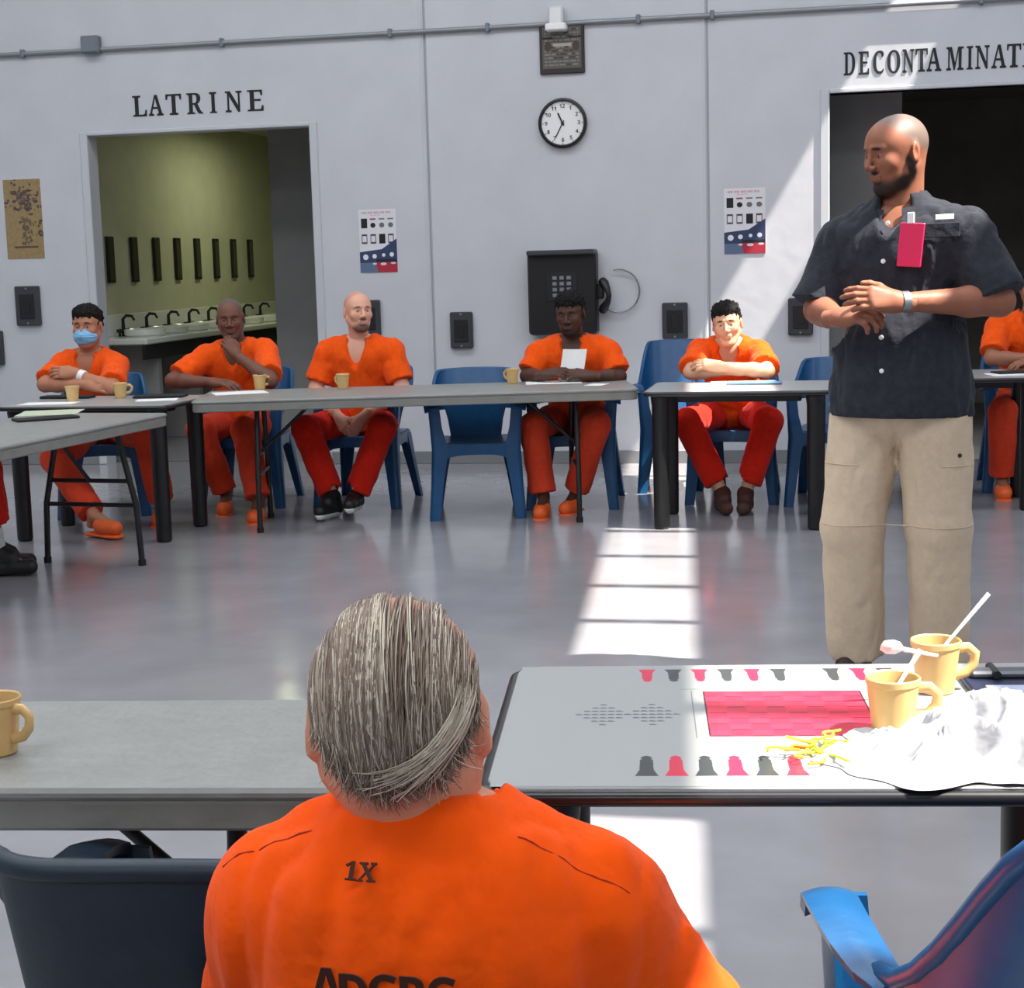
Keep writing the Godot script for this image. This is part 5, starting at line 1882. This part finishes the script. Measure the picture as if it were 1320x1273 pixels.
func sock_man() -> void:
	var p := {
		"hipL": V(-4.56, 0.50, -7.24), "hipR": V(-4.56, 0.50, -7.02), "shL": V(-4.60, 0.95, -7.33), "shR": V(-4.60, 0.95, -6.93),
		"neck": V(-4.60, 1.02, -7.13), "head": V(-4.55, 1.18, -7.13), "look": V(0, 0.1, 0.0),
		"elbowL": V(-4.42, 0.79, -7.40), "wristL": V(-4.18, 0.79, -7.28), "handL_dir": V(1, 0, 0.2), "handL_back": V(0.1, 1, 0),
		"elbowR": V(-4.42, 0.79, -6.86), "wristR": V(-4.18, 0.79, -6.98), "handR_dir": V(1, 0, -0.2), "handR_back": V(0.1, 1, 0),
		"kneeL": V(-4.12, 0.50, -7.26), "ankleL": V(-4.10, 0.10, -7.30), "toeL": V(-3.93, 0.04, -7.30),
		"kneeR": V(-4.00, 0.46, -7.04), "ankleR": V(-3.985, 0.12, -7.10), "toeR": V(-3.83, 0.045, -7.12),
		"skin": lin(160, 110, 86), "shirt": M.orange, "trousers": M.red, "hair": "short", "seed": 71,
		"shoes": "shoe", "shoe_m": M.shoe_black, "sock_m": M.sock, "hem_leg": 0.42, "leg_r": [0.10, 0.09, 0.085],
	}
	make_person("seated man in red trousers, white socks and black shoes", p)

func standing_man() -> void:
	var p := {
		"hipL": V(0.296, 0.933, -5.381), "hipR": V(0.089, 0.933, -5.456), "shL": V(0.390, 1.492, -5.344), "shR": V(0.005, 1.478, -5.494),
		"neck": V(0.193, 1.590, -5.428), "head": V(0.174, 1.745, -5.400), "look": V(-0.62, 0.16, 0.0), "head_wide": 1.08, "neck_r": 0.063,
		"elbowL": V(0.484, 1.276, -5.278), "wristL": V(0.174, 1.285, -5.146), "handL_dir": V(-0.9, 0.15, 0.3), "handL_back": V(0.25, 0.35, 0.9),
		"elbowR": V(-0.070, 1.257, -5.447), "wristR": V(-0.005, 1.238, -5.222), "handR_dir": V(0.62, 0.12, 0.5), "handR_back": V(-0.6, 0.75, 0.35),
		"kneeL": V(0.315, 0.548, -5.372), "ankleL": V(0.324, 0.100, -5.428), "toeL": V(0.333, 0.045, -5.259),
		"kneeR": V(0.042, 0.548, -5.409), "ankleR": V(0.052, 0.100, -5.485), "toeR": V(-0.009, 0.045, -5.334),
		"skin": lin(146, 94, 72), "shirt": M.black_cloth, "trousers": M.khaki, "hair_paint": lin(112, 96, 88), "seed": 83, "girth": 1.09, "belly": 1.16,
		"curlL": 0.45, "curlR": 0.8, "beard": lin(44, 30, 26), "shoes": "shoe", "shoe_m": M.boot, "nose": 1.25, "brow": lin(30, 20, 18),
		"cell": 0.011, "fine": 0.0038, "hand_cell": 0.004, "sleeve": 0.94, "sleeve_r": 0.098, "loose": 0.018, "hem": 0.02, "folds": 0.008,
		"leg_r": [0.122, 0.102, 0.092], "hem_leg": 0.0, "leg_folds": 0.007, "vneck": 0.09, "collar_rise": 0.035, "collar_r": 0.070, "thumbL": 0.3,
		"trouser_cell": 0.011, "shirt_cell": 0.010, "skirt_r": Vector2(0.232, 0.185),
	}
	var t := make_person("standing man in a black shirt and khaki trousers clasping his hands", p)
	var tb: Basis = p.torso
	var fwd: Vector3 = p.forward
	var chest: Vector3 = p.pelvis.lerp(p.neck, 0.66)
	# collar
	for s in [-1.0, 1.0]:
		var rows := []
		for i in 3:
			var line := []
			for j in 9:
				var a := deg_to_rad(lerpf(168.0, 20.0, j / 8.0))
				var r := 0.082 + 0.012 * i
				line.append(p.neck + tb * V(s * sin(a) * r * 1.05, 0.018 - 0.024 * i - 0.045 * (1.0 - a / PI) , cos(a) * r + 0.012))
			rows.append(line)
		obj("collar", MB.new().sheet(rows, 0.004).mesh(), p.shirt, t)
	# buttons down the placket
	for i in 6:
		var v: float = [0.90, 0.72, 0.54, 0.36, 0.20, 0.05][i]
		var q: Vector3 = p.pelvis.lerp(p.neck, v)
		var depth: float = [0.13, 0.168, 0.176, 0.182, 0.176, 0.168][i]
		obj("button", MB.new().lathe(PackedVector2Array([Vector2(0.0075, 0), Vector2(0.0075, 0.004), Vector2(0, 0.005)]), q + fwd * depth, 10, Basis(Quaternion(Vector3.UP, fwd))).mesh(), M.white, t)
	# badge on its clip, name strip over the pocket, pocket
	var bq: Vector3 = chest + p.left * 0.085 + p.up * 0.085 + fwd * 0.160
	var bb := Basis(p.left, p.up, fwd)
	obj("badge", MB.new().box(bq + p.up * 0.0, V(0.078, 0.135, 0.006), 0.003, bb * Basis(Vector3.BACK, -0.1)).mesh(), M.pink, t)
	obj("badge_clip", MB.new().box(bq + p.up * 0.082, V(0.022, 0.035, 0.008), 0.002, bb).mesh(), M.white, t)
	obj("name_strip", MB.new().box(chest + p.left * 0.175 + p.up * 0.165 + fwd * 0.112, V(0.055, 0.016, 0.004), 0.001, bb * Basis(Vector3.UP, 0.35)).mesh(), M.white, t)
	obj("pocket_flap", MB.new().box(chest + p.left * 0.16 + p.up * 0.125 + fwd * 0.125, V(0.13, 0.045, 0.006), 0.002, bb * Basis(Vector3.UP, 0.35)).mesh(), p.shirt, t)
	# cargo pocket and zip seams sewn on the trousers
	var tf: Field = p.trousers_field
	for leg in ["L", "R"]:
		for v in [0.96, 0.30]:
			var c: Vector3 = p["hip" + leg].lerp(p["knee" + leg], v) if v > 0.5 else p["hip" + leg].lerp(p["knee" + leg], 0.45)
			var pts := PackedVector3Array()
			var rr := PackedFloat32Array()
			var span := 15 if v > 0.5 else 7
			for i in span:
				var a := deg_to_rad(-75.0 + 150.0 * i / 14.0) if v > 0.5 else deg_to_rad(5.0 + 70.0 * i / 6.0) * (1.0 if leg == "L" else -1.0)
				var d := V(sin(a), 0, cos(a))
				pts.append(tf.hit(c + d * 0.25, -d, 0.3) + d * 0.001)
				rr.append(0.0022)
			obj("zip_seam" if v > 0.5 else "pocket_seam", MB.new().tube(pts, rr, 6).mesh(), p.trousers, t)
	obj("pocket_button", MB.new().lathe(PackedVector2Array([Vector2(0.007, 0), Vector2(0.007, 0.004), Vector2(0, 0.005)]), tf.hit(p.hipL.lerp(p.kneeL, 0.36) + V(0.10, 0, 0.25), V(-0.2, 0, -1).normalized(), 0.4), 10, Basis(Vector3.RIGHT, PI / 2)).mesh(), M.boot, t)
	obj("wristband", MB.new().tube(PackedVector3Array([p.wristL.lerp(p.elbowL, 0.02), p.wristL.lerp(p.elbowL, 0.09)]), PackedFloat32Array([0.033, 0.034]), 14).mesh(), M.steel, t)

func grey_haired_man() -> void:
	var p := {
		"hipL": V(-0.51, 0.49, -1.40), "hipR": V(-0.29, 0.49, -1.40), "shL": V(-0.540, 0.822, -1.475), "shR": V(-0.235, 0.826, -1.495),
		"neck": V(-0.392, 0.885, -1.475), "head": V(-0.418, 1.004, -1.475), "look": V(0.13, 0.06, 0.0), "head_wide": 1.03, "neck_r": 0.057,
		"elbowL": V(-0.595, 0.60, -1.58), "wristL": V(-0.50, 0.56, -1.76), "handL_dir": V(0.4, -0.2, -1), "handL_back": V(-0.3, 1, 0),
		"elbowR": V(-0.155, 0.61, -1.60), "wristR": V(-0.24, 0.56, -1.78), "handR_dir": V(-0.4, -0.2, -1), "handR_back": V(0.3, 1, 0),
		"kneeL": V(-0.42, 0.50, -1.84), "ankleL": V(-0.36, 0.10, -1.84), "toeL": V(-0.36, 0.035, -2.02),
		"kneeR": V(-0.20, 0.50, -1.86), "ankleR": V(-0.18, 0.10, -1.86), "toeR": V(-0.18, 0.035, -2.04),
		"skin": lin(214, 146, 116), "shirt": M.orange_back, "trousers": M.orange, "seed": 97, "girth": 0.98,
		"cell": 0.012, "fine": 0.0045, "shirt_cell": 0.008, "folds": 0.0075, "fold_scale": V(12.0, 3.2, 7.0), "vneck": 0.0, "collar_r": 0.060, "collar_rise": 0.042, "collar_shift": 0.006, "hair_paint_at": V(0, 0.012, -0.07), "hair_paint_r": V(0.1, 0.070, 0.085), "loose": 0.014, "sleeve": 0.88, "sleeve_r": 0.092,
		"hair_paint": lin(146, 118, 100),
	}
	var t := make_person("grey-haired man in an orange shirt seen from behind", p)
	# print on the back of the shirt, and the sewn lines of the shoulders and the neck band
	var f: Field = p.shirt_field
	var at: Vector3 = t.position
	var word := "ADCRC"
	for i in word.length():
		var q := f.hit(V(-0.453 + 0.0268 * i, 0.797, -1.25) - at, V(0, 0, -1))
		var l := obj("printed_letter", text_mesh(word[i], 0.034, false, true, 0.002), M.print_ink, t)
		l.position = q + V(0, 0, 0.003)
	var mark := "1X"
	for i in mark.length():
		var q := f.hit(V(-0.436 + 0.017 * i, 0.925, -1.25) - at, V(0, -0.3, -1).normalized())
		var l := obj("size_mark", text_mesh(mark[i], 0.018, true, true, 0.002), M.print_ink, t)
		l.position = q + V(0, 0.004, 0.004)
		l.rotation.x = -0.75
	var seam := mat(rgb8(176, 44, 6), 0.9)
	for s in [-1.0, 1.0]:
		var pts := PackedVector3Array()
		var rr := PackedFloat32Array()
		for i in 16:
			var u := i / 15.0
			var x: float = p.neck.x + s * lerpf(0.10, 0.20, u)
			pts.append(f.hit(V(x, 1.2, -1.30 - at.z), V(0, -0.92, -0.38).normalized(), 0.9))
			rr.append(0.0010)
		obj("shoulder_seam", MB.new().tube(pts, rr, 5).mesh(), seam, t)
	long_hair(t, p)

# thin combed-back grey hair: many strands over the skull, scalp showing through at the crown
func long_hair(t: Node3D, p: Dictionary) -> void:
	var hf := head_frame(p)
	var rg := RandomNumberGenerator.new()
	rg.seed = 15
	var mb := MB.new()
	var tones := [lin(190, 176, 156), lin(150, 130, 114), lin(122, 104, 92), lin(224, 214, 194), lin(168, 150, 132), lin(136, 116, 104)]
	var c := Vector3(0, 0.030, -0.012)
	var rad := Vector3(0.0805, 0.0925, 0.1015)
	var want := 5600
	var locks := 150
	for k in want + locks:
		var lock := k >= want
		var side := clampf(rg.randfn(0.0, 0.62), -1.22, 1.22)      # across the head
		var from := rg.randf_range(1.0, 2.0) if absf(side) < 0.6 else rg.randf_range(0.5, 1.5)
		if rg.randf() < 0.35:
			from = rg.randf_range(-0.2, 0.9)
		# thin over the crown
		if from > 0.30 and absf(side + 0.18) < 0.30 and rg.randf() < 0.90:
			continue
		if side < -1.02 and rg.randf() < 0.6:
			continue
		var to := rg.randf_range(-1.0, -0.78) + 0.30 * maxf(0.0, absf(side) - 0.5)
		if rg.randf() < 0.25:
			to += rg.randf_range(0.0, 0.6)
		var lift := rg.randf_range(-0.002, 0.0045)
		var wob := rg.randf_range(-0.07, 0.07)
		var tone: Color = tones[rg.randi() % 6]
		var curl := rg.randf_range(-0.30, 0.30) if rg.randf() < 0.6 else rg.randf_range(-0.6, 0.1)
		var flick := rg.randf_range(0.0, 0.022) if rg.randf() < 0.45 else 0.0
		var ph := rg.randf_range(0.0, 6.0)
		var drift := 0.0
		if lock:
			# a pale lock swept from behind one ear round the nape
			side = rg.randf_range(-1.05, -0.8)
			from = rg.randf_range(-0.05, 0.35)
			to = rg.randf_range(-0.86, -0.62)
			drift = rg.randf_range(0.5, 1.3)
			lift = rg.randf_range(0.004, 0.011)
			tone = tones[3] if rg.randf() < 0.6 else tones[0]
			curl = 0.1
		var n := 13
		var pts := PackedVector3Array()
		var rr := PackedFloat32Array()
		for i in n:
			var s := i / float(n - 1)
			var f := lerpf(from, to, s)
			var low := clampf((-0.35 - f) / 0.6, 0.0, 1.0)
			var a := side + wob * sin(s * 4.0 + ph) + curl * low * low + drift * s * s
			a *= 1.0 - 0.22 * low
			var q := Vector3(sin(a), cos(a) * sin(f), -cos(a) * cos(f))
			var pos := c + q * rad + q * (lift + flick * low * low + 0.003 * low)
			if f < -0.35:
				pos.z = minf(pos.z, c.z - 0.060 * cos(a))
			pts.append(hf * pos)
			rr.append((0.0013 if lock else 0.0010) * (1.0 - 0.6 * s * s) * minf(1.0, 0.12 + s * 4.0))
		var first := mb.v.size()
		mb.tube(pts, rr, 3, 1.0, false)
		for i in mb.v.size() - first:
			mb.c.append(tone)
	var o := obj("hair", mb.mesh(), M.hair_grey, t)
	o.set_meta("kind", "stuff")
